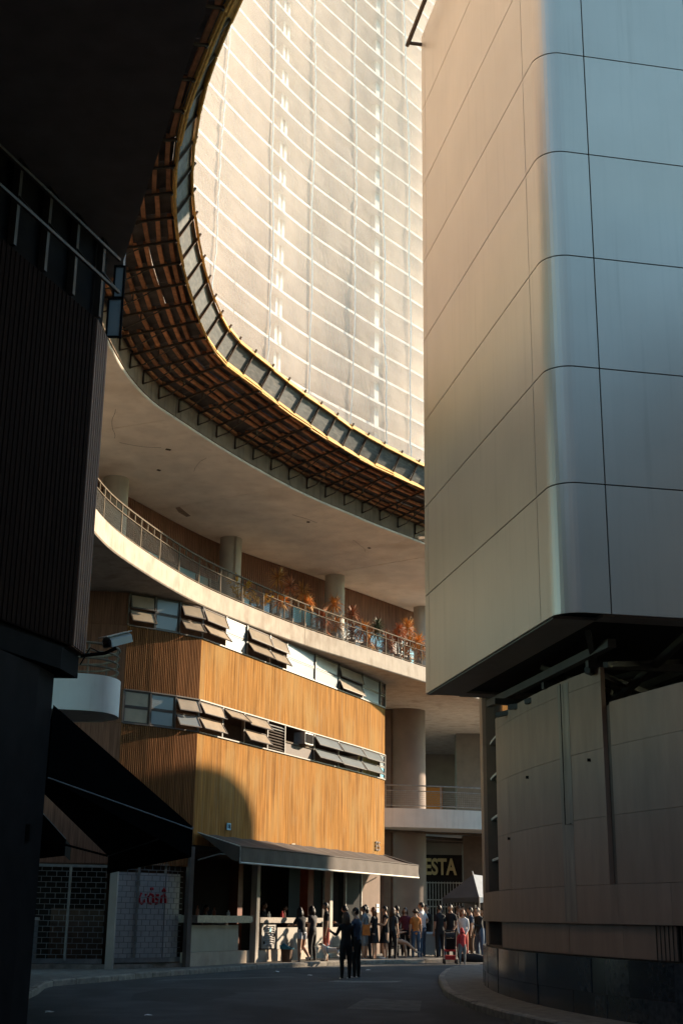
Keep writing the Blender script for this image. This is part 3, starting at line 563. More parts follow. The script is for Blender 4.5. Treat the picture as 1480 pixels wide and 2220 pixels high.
def two(seg, z0, z1, a_top, a_bot, m1, m2):
    zm = (z0 + z1) / 2; sash(seg, zm + 0.01, z1 - 0.02, 0, 1, a_top, m1); sash(seg, z0 + 0.02, zm - 0.01, 0, 1, a_bot, m2)
lo = {0: (0, 0, 'pane_tan', 'pane_tan'), 1: (0, 0, 'pane_white', 'pane_white'), 2: (28, 32, 'pane_tan', 'pane_white'), 3: (30, 34, 'pane_tan', 'pane_tan'), 4: (48, None, 'pane_tan', None), 5: (38, 36, 'pane_tan', 'pane_tan'), 8: (34, 38, 'pane_white', 'pane_white'), 9: (36, 34, 'pane_white', 'pane_white'), 10: (33, 36, 'pane_white', 'pane_white'), 11: (0, 0, 'pane_white', 'pane_blue')}
hi = {0: (14, 34, 'pane_tan', 'pane_tan'), 1: (0, 0, 'pane_white', 'pane_white'), 2: (26, 38, 'pane_tan', 'pane_tan'), 3: (24, 40, 'pane_tan', 'pane_tan'), 4: (0, 0, 'pane_white', 'pane_white'), 5: (24, 38, 'pane_tan', 'pane_tan'), 6: (22, 36, 'pane_tan', 'pane_tan'), 7: (0, 0, 'pane_white', 'pane_white'), 8: (0, 0, 'pane_tan', 'pane_white'), 9: (16, 24, 'pane_tan', 'pane_tan'), 10: (0, 0, 'pane_white', 'pane_white'), 11: (6, 0, 'pane_dark', 'pane_dark')}
for d_, z0, z1 in ((lo, Z_A, Z_B), (hi, Z_C, Z_D)):
    for sg, (a1, a2, m1, m2) in d_.items():
        zm = (z0 + z1) / 2; sash(sg, zm + 0.01, z1 - 0.025, 0, 1, a1, m1)
        if a2 is not None: sash(sg, z0 + 0.025, zm - 0.01, 0, 1, a2, m2)
# louvre bay and the bay with the air conditioner
p, d, n_ = fp((CUM[6] + CUM[7]) / 2); fr = frame(p.x, p.y, n_.x, n_.y)
for k in range(9): mb = MB(); mb.box(None, (0.09, CUM[7] - CUM[6] - 0.1, 0.012), mtx=fr @ Matrix.Translation((0.0, 0, Z_A + 0.09 + k * 0.09)) @ Matrix.Rotation(R(35), 4, 'Y')); part('louvre_slat', mb, 'steel_grey' if k > 6 else 'steel_dark', block)
mb = MB(); p, d, n_ = fp((CUM[7] + CUM[8]) / 2); fr = frame(p.x, p.y, n_.x, n_.y); mb.box(None, (0.03, CUM[8] - CUM[7] - 0.1, 0.05), mtx=fr @ Matrix.Translation((0, 0, (Z_A + Z_B) / 2 - 0.05))); part('transom', mb, 'rail_paint', block)
mb = MB(); mb.box(None, (0.02, CUM[8] - CUM[7] - 0.1, 0.36), mtx=fr @ Matrix.Translation((-0.03, 0, Z_A + 0.2))); part('infill_board', mb, 'wood_dark', block)
pa, d, n_ = fp(CUM[7] + 1.35); fa = frame(pa.x, pa.y, n_.x, n_.y)
ac = thing('air_conditioner', 'small window air conditioner in the lower window band', 'air conditioner', (pa.x, pa.y, 6.95)); mb = MB(); mb.box(None, (0.42, 0.62, 0.38), mtx=fa @ Matrix.Translation((0.05, 0, 7.16))); part('casing', mb, 'camera_grey', ac)
mb = MB(); mb.box(None, (0.02, 0.52, 0.29), mtx=fa @ Matrix.Translation((0.272, 0, 7.16))); part('grille', mb, 'left_dark', ac)
mb = MB(); mb.box(None, (0.3, 0.5, 0.03), mtx=fa @ Matrix.Translation((0.1, 0, 6.955))); part('shelf', mb, 'rail_paint', ac)
# letters and number plates on the cladding
def text_mesh(body, size, ext=0.01, bold=0.0):
    cu = bpy.data.curves.new('t', 'FONT'); cu.body = body; cu.size = size; cu.extrude = ext; cu.offset = bold; cu.align_x = 'CENTER'; cu.align_y = 'CENTER'; o = bpy.data.objects.new('t', cu); COL.objects.link(o)
    dg = bpy.context.evaluated_depsgraph_get(); me = bpy.data.meshes.new_from_object(o.evaluated_get(dg)); bpy.data.objects.remove(o); bpy.data.curves.remove(cu); return me
def lettering(name, body, size, mtx, m_, parent, ext=0.01, bold=0.0):
    me = text_mesh(body, size, ext, bold); me.materials.clear(); me.materials.append(MATS[m_]); return inst(name, me, mtx, parent)
def text_frame(px, py, z, n_, out): # text faces along n_, reads left to right seen from the street
    right = Vector((-n_[1], n_[0], 0)); return Matrix(((right.x, 0, n_[0], px + n_[0] * out), (right.y, 0, n_[1], py + n_[1] * out), (0, 1, 0, z), (0, 0, 0, 1)))
p, d, n_ = fp(16.05); lettering('letters', 'ES', 0.48, text_frame(p.x, p.y, 3.98, (n_.x, n_.y), 0.05), 'wood_dark', block, 0.012)
for (s_, z, tx, m1, m2) in ((4.55, 3.98, '18', 'blue_sign', 'left_dark'), (8.9, 3.62, '12', 'pane_tan', 'left_dark')):
    p, d, n_ = fp(s_); pl = thing('number_plate', 'small pale blue number plate on shaded timber above awning' if s_ < 5 else 'small tan number plate on sunlit timber above awning', 'number plate', (p.x, p.y, z - 0.1)); mb = MB(); mb.box(None, (0.015, 0.24, 0.2), mtx=frame(p.x, p.y, n_.x, n_.y, z) @ Matrix.Translation((0.05, 0, 0))); part('plate', mb, m1, pl)
    lettering('digits', tx, 0.17, text_frame(p.x, p.y, z, (n_.x, n_.y), 0.062), m2, pl, 0.004)

# ------------------------------------------------------------------ ground floor: bar front, shutters, awnings
bar = thing('street_bar', 'open street bar front with counters beneath the ribbed block', 'bar', (-1, 44, 0.1))
def along(s0, s1, prof, name, m_, parent, kind=None, label=None):
    ss = [s0] + [c for c in CUM if s0 + 0.02 < c < s1 - 0.02] + [s1]; cv = []
    for k, s in enumerate(ss):
        p, d, n_ = fp(s - 1e-4 if k else s + 1e-4); cv.append((p.x, p.y, n_.x, n_.y))
    mb = MB(); mb.sweep(cv, prof); return part(name, mb, m_, parent, kind=kind, label=label)
def post(s, w0, dep, z0, z1, m_, parent, out=0.0, name='pillar'):
    p, d, n_ = fp(s); mb = MB(); mb.box(None, (dep, w0, z1 - z0), mtx=frame(p.x, p.y, n_.x, n_.y, (z0 + z1) / 2) @ Matrix.Translation((out, 0, 0))); return part(name, mb, m_, parent)
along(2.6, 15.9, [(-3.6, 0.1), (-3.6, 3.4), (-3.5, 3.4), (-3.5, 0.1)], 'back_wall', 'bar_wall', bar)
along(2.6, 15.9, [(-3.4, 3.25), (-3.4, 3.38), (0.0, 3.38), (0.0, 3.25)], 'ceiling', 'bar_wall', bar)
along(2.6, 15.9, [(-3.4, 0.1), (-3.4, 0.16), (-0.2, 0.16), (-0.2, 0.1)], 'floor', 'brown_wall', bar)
along(2.7, 6.2, [(0, 0.02), (0, 0.47), (-0.3, 0.47), (-0.3, 0.02)], 'plinth', 'fascia_concrete', bar)
along(6.6, 11.6, [(0, 0.02), (0, 0.47), (-0.3, 0.47), (-0.3, 0.02)], 'plinth', 'fascia_concrete', bar)
mb = MB(); mb.prism([(1.7, 51.0), (-1.9, 52.5), (-1.9, 52.7), (1.75, 51.2)], 0.05, 3.37); part('partition', mb, 'bar_wall', bar)
along(2.75, 6.0, [(0.18, 1.26), (0.18, 1.46), (-0.6, 1.46), (-0.6, 1.26)], 'counter_top', 'counter_stone', bar)
along(2.75, 5.5, [(-0.02, 0.48), (-0.02, 1.2), (-0.1, 1.2), (-0.1, 0.48)], 'counter_panel', 'counter_panel', bar)
along(6.55, 11.5, [(0.15, 1.26), (0.15, 1.42), (-0.6, 1.42), (-0.6, 1.26)], 'counter_top', 'counter_stone', bar)
for (a, b) in ((8.05, 9.6), (9.65, 11.4), (12.0, 13.2)): along(a, b, [(-0.02, 0.48), (-0.02, 1.12), (-0.1, 1.12), (-0.1, 0.48)], 'counter_panel', 'counter_panel', bar)
along(12.0, 13.2, [(-0.01, 0.02), (-0.01, 0.46), (-0.3, 0.46), (-0.3, 0.02)], 'plinth', 'fascia_concrete', bar)
post(2.5, 0.16, 0.16, 0.05, 3.3, 'pier_grey', bar, 0.05); post(6.38, 0.2, 0.2, 0.05, 3.3, 'column_pale', bar, 0.05); post(11.75, 0.22, 0.2, 0.05, 3.3, 'column_pale', bar, 0.02); post(6.15, 0.3, 0.3, 0.05, 3.25, 'bar_orange', bar, -0.5); post(11.3, 0.45, 0.3, 0.05, 3.25, 'bar_orange', bar, -0.6)
along(3.1, 5.0, [(-2.2, 1.5), (-2.2, 2.85), (-2.25, 2.85), (-2.25, 1.5)], 'menu_wall', 'pier_grey', bar)
along(11.9, 13.2, [(-0.28, 1.12), (-0.28, 3.24), (-0.34, 3.24), (-0.34, 1.12)], 'back_screen', 'bar_wall', bar)
along(13.3, 14.6, [(-0.05, 0.2), (-0.05, 3.2), (-0.09, 3.2), (-0.09, 0.2)], 'door_glass', 'dark_glass', bar)
for s in (13.25, 14.65): post(s, 0.07, 0.08, 0.1, 3.2, 'steel_grey', bar, -0.05, 'door_frame')
along(14.7, 16.5, [(-0.02, 0.1), (-0.02, 3.3), (-0.2, 3.3), (-0.2, 0.1)], 'side_wall', 'brown_wall', bar)
p, d, n_ = fp(16.2); lp = thing('notice', 'small white notice on the brown wall under the awning', 'notice', (p.x, p.y, 1.6)); mb = MB(); mb.box(None, (0.01, 0.22, 0.3), mtx=frame(p.x, p.y, n_.x, n_.y, 1.78)); part('sheet', mb, 'white_paint', lp); mb = MB(); mb.box(None, (0.01, 0.12, 0.05), mtx=frame(p.x, p.y, n_.x, n_.y, 1.8) @ Matrix.Translation((0.008, 0, 0))); part('print', mb, 'left_dark', lp)
# louvred cabinet
p, d, n_ = fp(7.35); fr = frame(p.x, p.y, n_.x, n_.y); cab = thing('louvred_cabinet', 'grey louvred cabinet set under the bar counter', 'cabinet', (p.x, p.y, 0.47))
for (c, s_) in (((0.02, 0, 0.56), (0.08, 1.0, 0.1)), ((0.02, 0, 1.2), (0.08, 1.0, 0.08)), ((0.02, -0.42, 0.88), (0.08, 0.16, 0.55)), ((0.02, 0.42, 0.88), (0.08, 0.16, 0.55))): mb = MB(); mb.box(None, s_, mtx=fr @ Matrix.Translation(c)); part('frame', mb, 'steel_grey', cab)
for k in range(8): mb = MB(); mb.box(None, (0.10, 0.66, 0.014), mtx=fr @ Matrix.Translation((0.02, 0, 0.65 + k * 0.068)) @ Matrix.Rotation(R(38), 4, 'Y')); part('slat', mb, 'panel_white', cab)
for (dy, z) in ((-0.36, 1.1), (-0.36, 0.68), (0.36, 0.9)): mb = MB(); mb.box(None, (0.03, 0.05, 0.08), mtx=fr @ Matrix.Translation((0.075, dy, z))); part('hinge', mb, 'left_dark', cab)
mb = MB(); mb.box(None, (0.012, 0.12, 0.13), mtx=fr @ Matrix.Translation((0.085, 0.0, 1.06))); part('sticker', mb, 'blue_sign', cab)
# bottles and jars on the counters
for k, (s, col, h_) in enumerate(((3.2, 'bar_orange', .26), (3.45, 'left_dark', .3), (3.9, 'dark_glass', .24), (4.15, 'bar_orange', .22), (5.0, 'panel_white', .15), (6.75, 'pane_white', .22), (7.6, 'pane_white', .17), (8.5, 'red_paint', .2), (8.65, 'bar_orange', .22))):
    p, d, n_ = fp(s, -0.1); zt = 1.46 if s < 6 else 1.42; mb = MB(); mb.tube([(p.x, p.y, zt), (p.x, p.y, zt + h_ * .6), (p.x, p.y, zt + h_ * .72), (p.x, p.y, zt + h_)], [0.045, 0.045, 0.018, 0.016], 10)
    single('bottle', mb, col, ['brown bottle, leftmost on the left counter', 'black bottle second on the left counter', 'dark glass bottle in the middle of the left counter', 'short brown bottle beside the middle of the left counter', 'pale jar at the right end of the left counter', 'pale bottle beside the bright pillar', 'small pale bottle above the louvred cabinet', 'red sauce bottle on the right counter', 'orange sauce bottle beside the red one'][k], 'bottle', 'bottles on the bar counters')
# the grey street awning
aw = thing('bar_awning', 'long grey fabric awning over the bar front', 'awning', (-1, 43, 2.8))
A0, A1, OUT = 2.75, 16.5, 1.45
sA = [A0 + (A1 - A0) * k / 26 for k in range(27)]
dA = Vector((FP[10][0] - FP[3][0], FP[10][1] - FP[3][1])).normalized(); nA = Vector((dA.y, -dA.x)); pA0 = Vector(FP[3])
def awp(s, out): p = pA0 + dA * (s - CUM[3]); q = p + nA * out; return q
for k in range(26):
    s0, s1 = sA[k], sA[k + 1]; mb = MB(); rows = 5
    for r_ in range(rows):
        o0, o1 = 0.06 + (OUT - 0.06) * r_ / rows, 0.06 + (OUT - 0.06) * (r_ + 1) / rows
        def zz(o, s): return 3.72 - 0.40 * (o / OUT) - 0.05 * math.sin(math.pi * o / OUT) - 0.025 * (abs(math.sin(math.pi * (s - A0) / 1.06)) if True else 0)
        q = []
        for (s, o) in ((s0, o0), (s1, o0), (s1, o1), (s0, o1)): pp = awp(s, o); q.append((pp.x, pp.y, zz(o, s)))
        mb.quad(*q)
    part('canopy_panel', mb, 'awning_grey', aw, smooth=True)
mb = MB()
for k in range(104):
    s0, s1 = A0 + (A1 - A0) * k / 104, A0 + (A1 - A0) * (k + 1) / 104; a = awp(s0, OUT + 0.012 * math.sin(s0 * 7)); b = awp(s1, OUT + 0.012 * math.sin(s1 * 7))
    za = 2.88 + 0.012 * math.sin(s0 * 3); zb = 2.88 + 0.012 * math.sin(s1 * 3); at = awp(s0, OUT); bt = awp(s1, OUT); mb.quad((a.x, a.y, za), (b.x, b.y, zb), (bt.x, bt.y, 3.30), (at.x, at.y, 3.30))
part('valance', mb, 'awning_grey', aw)
for (oo, z, m_, r_) in ((OUT + 0.01, 2.87, 'awning_edge', 0.028), (OUT, 3.31, 'awning_grey', 0.02)):
    a = awp(A0, oo); b = awp(A1, oo); mb = MB(); mb.tube([(a.x, a.y, z), (b.x, b.y, z)], r_, 8); part('hem_bar', mb, m_, aw)
for s in (A0, A1):
    a, b = awp(s, 0.06), awp(s, OUT); mb = MB(); mb.quad((a.x, a.y, 3.70), (b.x, b.y, 3.30), (b.x, b.y, 2.88), (awp(s, 1.2).x, awp(s, 1.2).y, 2.95)); part('end_flap', mb, 'awning_grey', aw); mb = MB(); mb.tube([(a.x, a.y, 3.71), (b.x, b.y, 3.31), (b.x, b.y, 2.88)], 0.016, 6); part('edge_piping', mb, 'awning_edge', aw)
for s in (A0 + 0.1, 6.4, 11.8, A1 - 0.2):
    a, m_, b = awp(s, 0.05), awp(s, 0.75), awp(s, OUT - 0.03); mb = MB(); mb.tube([(a.x, a.y, 2.95), (m_.x, m_.y, 3.12), (b.x, b.y, 3.05)], 0.02, 6); part('arm', mb, 'steel_grey', aw)

# brick-bond roller grilles at the left
def grille(name, label, poly, z0, z1, back, posts, header):
    t = thing(name, label, 'shutter', (poly[0][0], poly[0][1], z0), 'roller grilles beneath the ribbed block'); mb = MB()
    L = 0
    for a, b in zip(poly[:-1], poly[1:]):
        a = Vector(a); b = Vector(b); d = (b - a).normalized(); LL = (b - a).length; n_ = Vector((d.y, -d.x)); rows = int((z1 - z0) / 0.14)
        for r_ in range(rows + 1):
            z = z0 + r_ * (z1 - z0) / rows; mb.bar((a.x, a.y, z), (b.x, b.y, z), 0.014, 0.016)
            if r_ < rows:
                x = 0.0 if r_ % 2 else 0.13
                while x < LL: p_ = a + d * x; mb.bar((p_.x, p_.y, z), (p_.x, p_.y, z + (z1 - z0) / rows), 0.014); x += 0.26
    part('grille_bars', mb, 'shutter_metal', t, kind='stuff', recalc=False)
    for (px, py) in posts: mb = MB(); mb.box((px, py, (z0 + z1) / 2), (0.06, 0.06, z1 - z0)); part('guide_rail', mb, 'steel_grey', t)
    for a, b in zip(poly[:-1], poly[1:]):
        a = Vector(a); b = Vector(b); mb = MB(); mb.bar((a.x, a.y, z0 - 0.02), (b.x, b.y, z0 - 0.02), 0.05, 0.12); part('bottom_bar', mb, 'shutter_metal', t)
        mb = MB(); mb.bar((a.x, a.y, z1), (b.x, b.y, z1), 0.09, 0.07); part('header', mb, 'steel_grey', t)
        if header: mb = MB(); mb.bar((a.x, a.y, header), (b.x, b.y, header), 0.05, 0.05); part('transom', mb, 'steel_grey', t)
    if back:
        for (m_, o, za, zb, s0, s1) in back:
            for a, b in zip(poly[:-1], poly[1:]):
                a = Vector(a); b = Vector(b); d = (b - a).normalized(); n_ = Vector((d.y, -d.x)); LL = (b - a).length; p0 = a + d * LL * s0 - n_ * o; p1 = a + d * LL * s1 - n_ * o; mb = MB(); mb.bar((p0.x, p0.y, (za + zb) / 2), (p1.x, p1.y, (za + zb) / 2), 0.03, zb - za); part('back_panel', mb, m_, t)
    return t
gl = grille('roller_grille', 'open brick pattern roller grille below the small black awning', [(-9.2, 35.45), (-6.12, 36.05)], 0.30, 2.68, [('left_dark', 2.0, 0.1, 2.7, 0, 1), ('room_dark', 1.2, 0.1, 1.6, 0.55, 1.0)], [(-8.0, 35.62), (-7.05, 35.8)], None)
gr = grille('roller_grille', 'roller grille over white panels with red lettering, left of the bar', [(FP[0][0] + 0.16, FP[0][1] + 0.12), FP[1], FP[2], (-4.3, 37.85)], 0.32, 3.2, [('panel_white', 0.10, 0.3, 2.55, 0.02, 0.98)], [(-5.36, 36.62), (-4.72, 37.3)], 2.78)
mb = MB(); mb.box((-5.93, 36.1, 1.5), (0.2, 0.22, 2.9)); part('corner_post', mb, 'column_pale', bar)
mb = MB(); mb.prism([(-9.5, 35.3), (-6, 36.0), (-5.3, 36.55), (-4.1, 37.95), (-4.4, 38.2), (-5.6, 37.0), (-6.2, 36.4), (-9.5, 35.7)], 0.0, 0.2); part('threshold', mb, 'kerb', bar)
# white display chest and box inside the left grille
fz = thing('display_chest', 'pale blue chest behind the left roller grille', 'chest', (-8.5, 36.1, 0.2)); mb = MB(); mb.box((-8.45, 36.2, 0.75), (1.0, 0.6, 1.05)); part('body', mb, 'plastic_grey', fz); mb = MB(); mb.box((-8.45, 36.2, 1.32), (1.04, 0.64, 0.08)); part('lid', mb, 'white_paint', fz)
bx = thing('carton', 'low pale box before the left roller grille', 'box', (-8.4, 35.2, 0.1)); mb = MB(); mb.box((-8.35, 35.2, 0.28), (0.75, 0.3, 0.34), 0.15); part('body', mb, 'plastic_grey', bx); mb = MB(); mb.box((-8.35, 35.2, 0.46), (0.78, 0.33, 0.03), 0.15); part('lid', mb, 'plastic_grey', bx)
# red brushed word on the white panels: u a s h with accents
p0 = Vector((-5.33, 36.66)); d0 = Vector((FP[2][0] - FP[1][0], FP[2][1] - FP[1][1])).normalized(); n0 = Vector((d0.y, -d0.x))
wd = thing('red_lettering', 'red hand painted lettering on white panels behind the grille', 'lettering', (p0.x, p0.y, 1.7))
def stroke(pts, r_=0.042):
    P_ = []
    for (a, z) in pts: q = p0 + d0 * a - n0 * 0.052; P_.append((q.x, q.y, z))
    mb = MB(); mb.tube(P_, r_, 8); part('letter_stroke', mb, 'red_paint', wd, smooth=True)
stroke([(0.10, 2.02), (0.04, 1.9), (0.05, 1.78), (0.13, 1.74), (0.2, 1.80), (0.24, 2.0)]); stroke([(0.47, 1.97), (0.38, 2.0), (0.31, 1.9), (0.33, 1.77), (0.42, 1.75), (0.48, 1.86), (0.47, 1.97), (0.50, 1.76)]); stroke([(0.37, 2.13), (0.47, 2.14)]); stroke([(0.66, 1.97), (0.58, 1.97), (0.57, 1.89), (0.64, 1.85), (0.64, 1.77), (0.55, 1.75)]); stroke([(0.74, 1.75), (0.76, 1.95), (0.82, 2.0), (0.88, 1.95), (0.9, 1.75)]); stroke([(0.77, 2.06), (0.82, 2.15), (0.87, 2.07)])
mb = MB(); q = p0 + d0 * 0.3 - n0 * 0.07; mb.bar((q.x, q.y, 2.28), (q.x + d0.x * .16, q.y + d0.y * .16, 2.28), 0.02, 0.12); single('paper_notice', mb, 'blue_sign', 'small pale blue paper above the red lettering', 'notice')

# ------------------------------------------------------------------ right background: great column, balcony, sign, gate
hall = thing('rear_hall', 'shaded hall beyond the timber block with huge round column and orange wall', 'building', (4, 62, 0.1))
mb = MB(); mb.tube([(2.98, 58.0, 0.1), (2.98, 58.0, 10.25)], 0.86, 36, cap=False); part('great_column', mb, 'column_brown', hall, smooth=True)
mb = MB(); mb.box((0.8, 57.6, 5.1), (3.0, 0.5, 10.2)); part('brown_wall', mb, 'brown_wall', hall)
mb = MB(); mb.box((9, 74.2, 5.1), (26, 0.4, 10.3)); part('rear_wall', mb, 'column_brown', hall)
mb = MB(); mb.box((4.6, 73.95, 6.9), (2.4, 0.1, 3.0)); part('orange_panel', mb, 'orange_wall', hall)
mb = MB(); mb.box((6.95, 65.6, 5.1), (2.2, 1.0, 10.29)); part('grey_pier', mb, 'pier_grey', hall)
BC = smooth_curve([(1.2, 54.9), (3.0, 55.1), (5.0, 55.6), (7.5, 56.8), (11, 59.5)], 0.4)
mb = MB(); mb.sweep(BC, [(0, 5.02), (0, 5.78), (-0.15, 5.78), (-0.15, 5.5), (-17, 5.5), (-17, 5.02)]); part('balcony_slab', mb, 'white_render', hall)
br = thing('balcony_railing', 'grey steel railing on the white balcony beyond the timber block', 'railing', (4, 55.3, 5.78)); RB = offset(BC, -0.08)
for z, r_ in ((6.72, 0.03), (6.5, 0.02), (5.9, 0.02)): mb = MB(); mb.tube([(c[0], c[1], z) for c in RB], r_, 6); part('rail', mb, 'steel_grey', br)
for c in RB[2::6]: mb = MB(); mb.box((c[0], c[1], 6.25), (0.05, 0.05, 0.94)); part('post', mb, 'steel_grey', br)
mb = MB()
for c in resample([Vector((c[0], c[1], 0)) for c in RB], 0.09): mb.bar((c[0], c[1], 5.9), (c[0], c[1], 6.5), 0.007)
for k in range(6): mb.tube([(c[0], c[1], 5.98 + k * 0.09) for c in RB], 0.004, 4)
part('wire_mesh', mb, 'steel_grey', br, kind='stuff', recalc=False)
for k, (pts, r_) in enumerate((([(1.8, 56.2, 4.95), (4.0, 56.8, 4.9), (6.8, 57.6, 4.9)], 0.05), ([(2.9, 58.9, 4.9), (5.5, 60.5, 4.85), (8, 61.0, 4.85)], 0.06), ([(3.4, 59.9, 4.7), (6.2, 60.4, 4.7)], 0.035))): mb = MB(); mb.tube(pts, r_, 8); part('ceiling_pipe', mb, 'steel_dark', hall)
mb = MB(); mb.box((4.75, 63.4, 4.65), (3.4, 0.2, 0.7)); part('upper_wall', mb, 'column_brown', hall)
sg = thing('shop_sign', 'dark shop sign with tan letters above the gate', 'sign', (4.75, 62.4, 3.1)); mb = MB(); mb.box((4.75, 62.4, 3.68), (3.4, 0.12, 1.15)); part('board', mb, 'left_dark', sg)
lettering('letters', 'ESTA', 1.0, Matrix(((0.66, 0, 0, 4.77), (0, 0, -1, 62.3), (0, 1, 0, 3.68), (0, 0, 0, 1))), 'sign_yellow', sg, 0.03, 0.028)
gt = thing('bar_gate', 'tall gate of pale vertical bars beneath the shop sign', 'gate', (4.75, 62.2, 0.2))
for k in range(24): mb = MB(); mb.box((3.2 + k * 0.135, 62.2, 1.65), (0.035, 0.035, 2.8)); part('bar', mb, 'steel_grey', gt)
for z in (0.4, 1.95, 2.25, 3.0): mb = MB(); mb.box((4.75, 62.16, z), (3.3, 0.04, 0.05)); part('cross_bar', mb, 'steel_grey', gt)
mb = MB(); mb.box((4.75, 64.6, 1.6), (3.6, 0.2, 3.2)); part('gate_backing', mb, 'left_dark', hall)
lm = thing('hall_lamp', 'small glowing teal lamp hanging beside the great column', 'lamp', (3.75, 61.2, 4.2)); mb = MB(); mb.tube([(3.82, 61.2, 4.13), (3.82, 61.2, 4.18), (3.82, 61.2, 4.26), (3.82, 61.2, 4.32)], [0.10, 0.15, 0.13, 0.05], 14); part('globe', mb, 'glow_lamp', lm, smooth=True); mb = MB(); mb.tube([(3.82, 61.2, 4.3), (3.82, 61.2, 5.0)], 0.012, 6); part('cord', mb, 'left_dark', lm)
mb = MB(); mb.box((6.6, 60.5, 2.5), (1.9, 0.6, 5.0)); part('dark_pier', mb, 'brown_wall', hall)
# market tent
tn = thing('market_tent', 'grey pop up tent with pale side standing behind the crowd', 'tent', (5.1, 50.6, 0.15))
tb = [(3.85, 49.6, 2.15), (5.15, 49.0, 2.2), (6.9, 50.4, 2.2), (5.3, 51.9, 2.15)]; apx = (5.05, 50.0, 3.02); ap2 = (6.4, 50.8, 2.9)
for k, (tri, m_) in enumerate((((tb[0], tb[1], apx), 'tent_grey'), ((tb[1], tb[2], ap2, apx), 'tent_white'), ((tb[2], tb[3], apx, ap2), 'tent_grey'), ((tb[3], tb[0], apx), 'tent_grey'))): mb = MB(); mb.add(tri, [tuple(range(len(tri)))]); part('roof_panel', mb, m_, tn)
for k in range(4):
    a, b = Vector(tb[k]), Vector(tb[(k + 1) % 4]); mb = MB()
    for q in range(8):
        t0, t1 = q / 8, (q + 1) / 8; d0_ = 0.2 - 0.06 * math.sin(math.pi * t0); d1_ = 0.2 - 0.06 * math.sin(math.pi * t1); p_, q_ = a.lerp(b, t0), a.lerp(b, t1); mb.quad(p_, q_, q_ - Vector((0, 0, d1_)), p_ - Vector((0, 0, d0_)))
    part('valance', mb, 'tent_white' if k == 1 else 'tent_grey', tn)
    mb = MB(); mb.tube([(a.x, a.y, 0.16), (a.x, a.y, a.z)], 0.022, 6); part('leg', mb, 'steel_grey', tn)
mb = MB(); mb.tube([(5.05, 50.0, 3.0), (5.02, 50.0, 3.14)], [0.03, 0.012], 6); part('finial', mb, 'tent_white', tn)

# ------------------------------------------------------------------ white panelled block hung over the street, right
boxb = thing('panelled_block', 'white metal panelled block with rounded corner overhanging the street', 'building', (6, 24, 6.0))
Pc = Vector((3.37, 19.5)); Pf = Vector((1.80, 27.6)); dl = (Pf - Pc).normalized(); nl = Vector((-dl.y, dl.x)); nl = -nl if nl.x > 0 else nl
dr = Vector((dl.y, -dl.x)); dr = -dr if dr.x < 0 else dr
LEN = (Pf - Pc).length; RAD = 0.42; TOP = 22.45
def bplan(inset=0.0):
    # outline of the near and left sides: right face, rounded near corner, left face, rounded far corner, back
    P_ = []
    def corner(c, a0, a1, r_, n=10):
        for k in range(n + 1): a = a0 + (a1 - a0) * k / n; P_.append(c + Vector((math.cos(a), math.sin(a))) * (r_ - inset))
    c1 = Pc + dl * RAD + dr * RAD; c2 = Pf - dl * 0.2 + dr * 0.2; ang_r = math.atan2(-dl.y, -dl.x); ang_l = math.atan2(-dr.y, -dr.x); ang_b = math.atan2(dl.y, dl.x)
    if ang_l > ang_r: ang_l -= 2 * math.pi
    if ang_b > ang_l: ang_b -= 2 * math.pi
    P_.append(Pc + dr * 11 + dl * inset); corner(c1, ang_r, ang_l, RAD); n1 = len(P_); corner(c2, ang_l, ang_b, 0.2, 6); P_.append(Pf + dr * 11 - dl * inset); return P_
# dark body just behind the panels
bp_ = bplan(0.035); mb = MB(); mb.prism([(p.x, p.y) for p in bp_], 6.05, TOP - 0.02); part('core', mb, 'joint_black', boxb)
zj = [6.0, 8.12, 10.13, 12.15, 14.15, 16.15, 18.2, 20.3, TOP]
def panel_strip(pts, z0, z1, name='panel'):
    # pts: plan points from right to left; outer face proud of the core, 3 cm thick
    n = len(pts); nn = []
    for i in range(n):
        d = (pts[min(i + 1, n - 1)] - pts[max(i - 1, 0)]).normalized(); nn.append(Vector((d.y, -d.x)))
    if nn[0].dot(Vector((-1, -1))) < 0: nn = [-q for q in nn]
    mb = MB(); o = []
    for p_, q in zip(pts, nn): o += [(p_.x, p_.y, z0), (p_.x, p_.y, z1), (p_.x - q.x * 0.03, p_.y - q.y * 0.03, z1), (p_.x - q.x * 0.03, p_.y - q.y * 0.03, z0)]
    fs = [(i * 4 + j, (i + 1) * 4 + j, (i + 1) * 4 + (j + 1) % 4, i * 4 + (j + 1) % 4) for i in range(n - 1) for j in range(4)] + [(0, 1, 2, 3), tuple(reversed((n * 4 - 4, n * 4 - 3, n * 4 - 2, n * 4 - 1)))]
    mb.add(vs=o, fs=fs); part(name, mb, 'metal_panel', boxb)
full = bplan(0.0); corner = full[1:12]; far = full[12:19]; g = 0.011
for z0, z1 in zip(zj[:-1], zj[1:]):
    a, b = z0 + g, z1 - g
    # corner piece wraps from 0.55 m on the right face to 0.75 m on the left face
    panel_strip([Pc + dr * (RAD + 0.42 - g)] + corner + [Pc + dl * (RAD + 0.45 - g)], a, b, 'corner_panel')
    panel_strip([Pc + dl * (RAD + 0.45 + g), Pc + dl * 4.4, Pf - dl * (0.2 + 0.28 + g)], a, b)
    panel_strip([Pf - dl * (0.2 + 0.28 - g)] + far, a, b, 'edge_panel')
    x = RAD + 0.42
    while x < 10.5: panel_strip([Pc + dr * (x + 2.0 - g), Pc + dr * (x + g)], a, b); x += 2.0
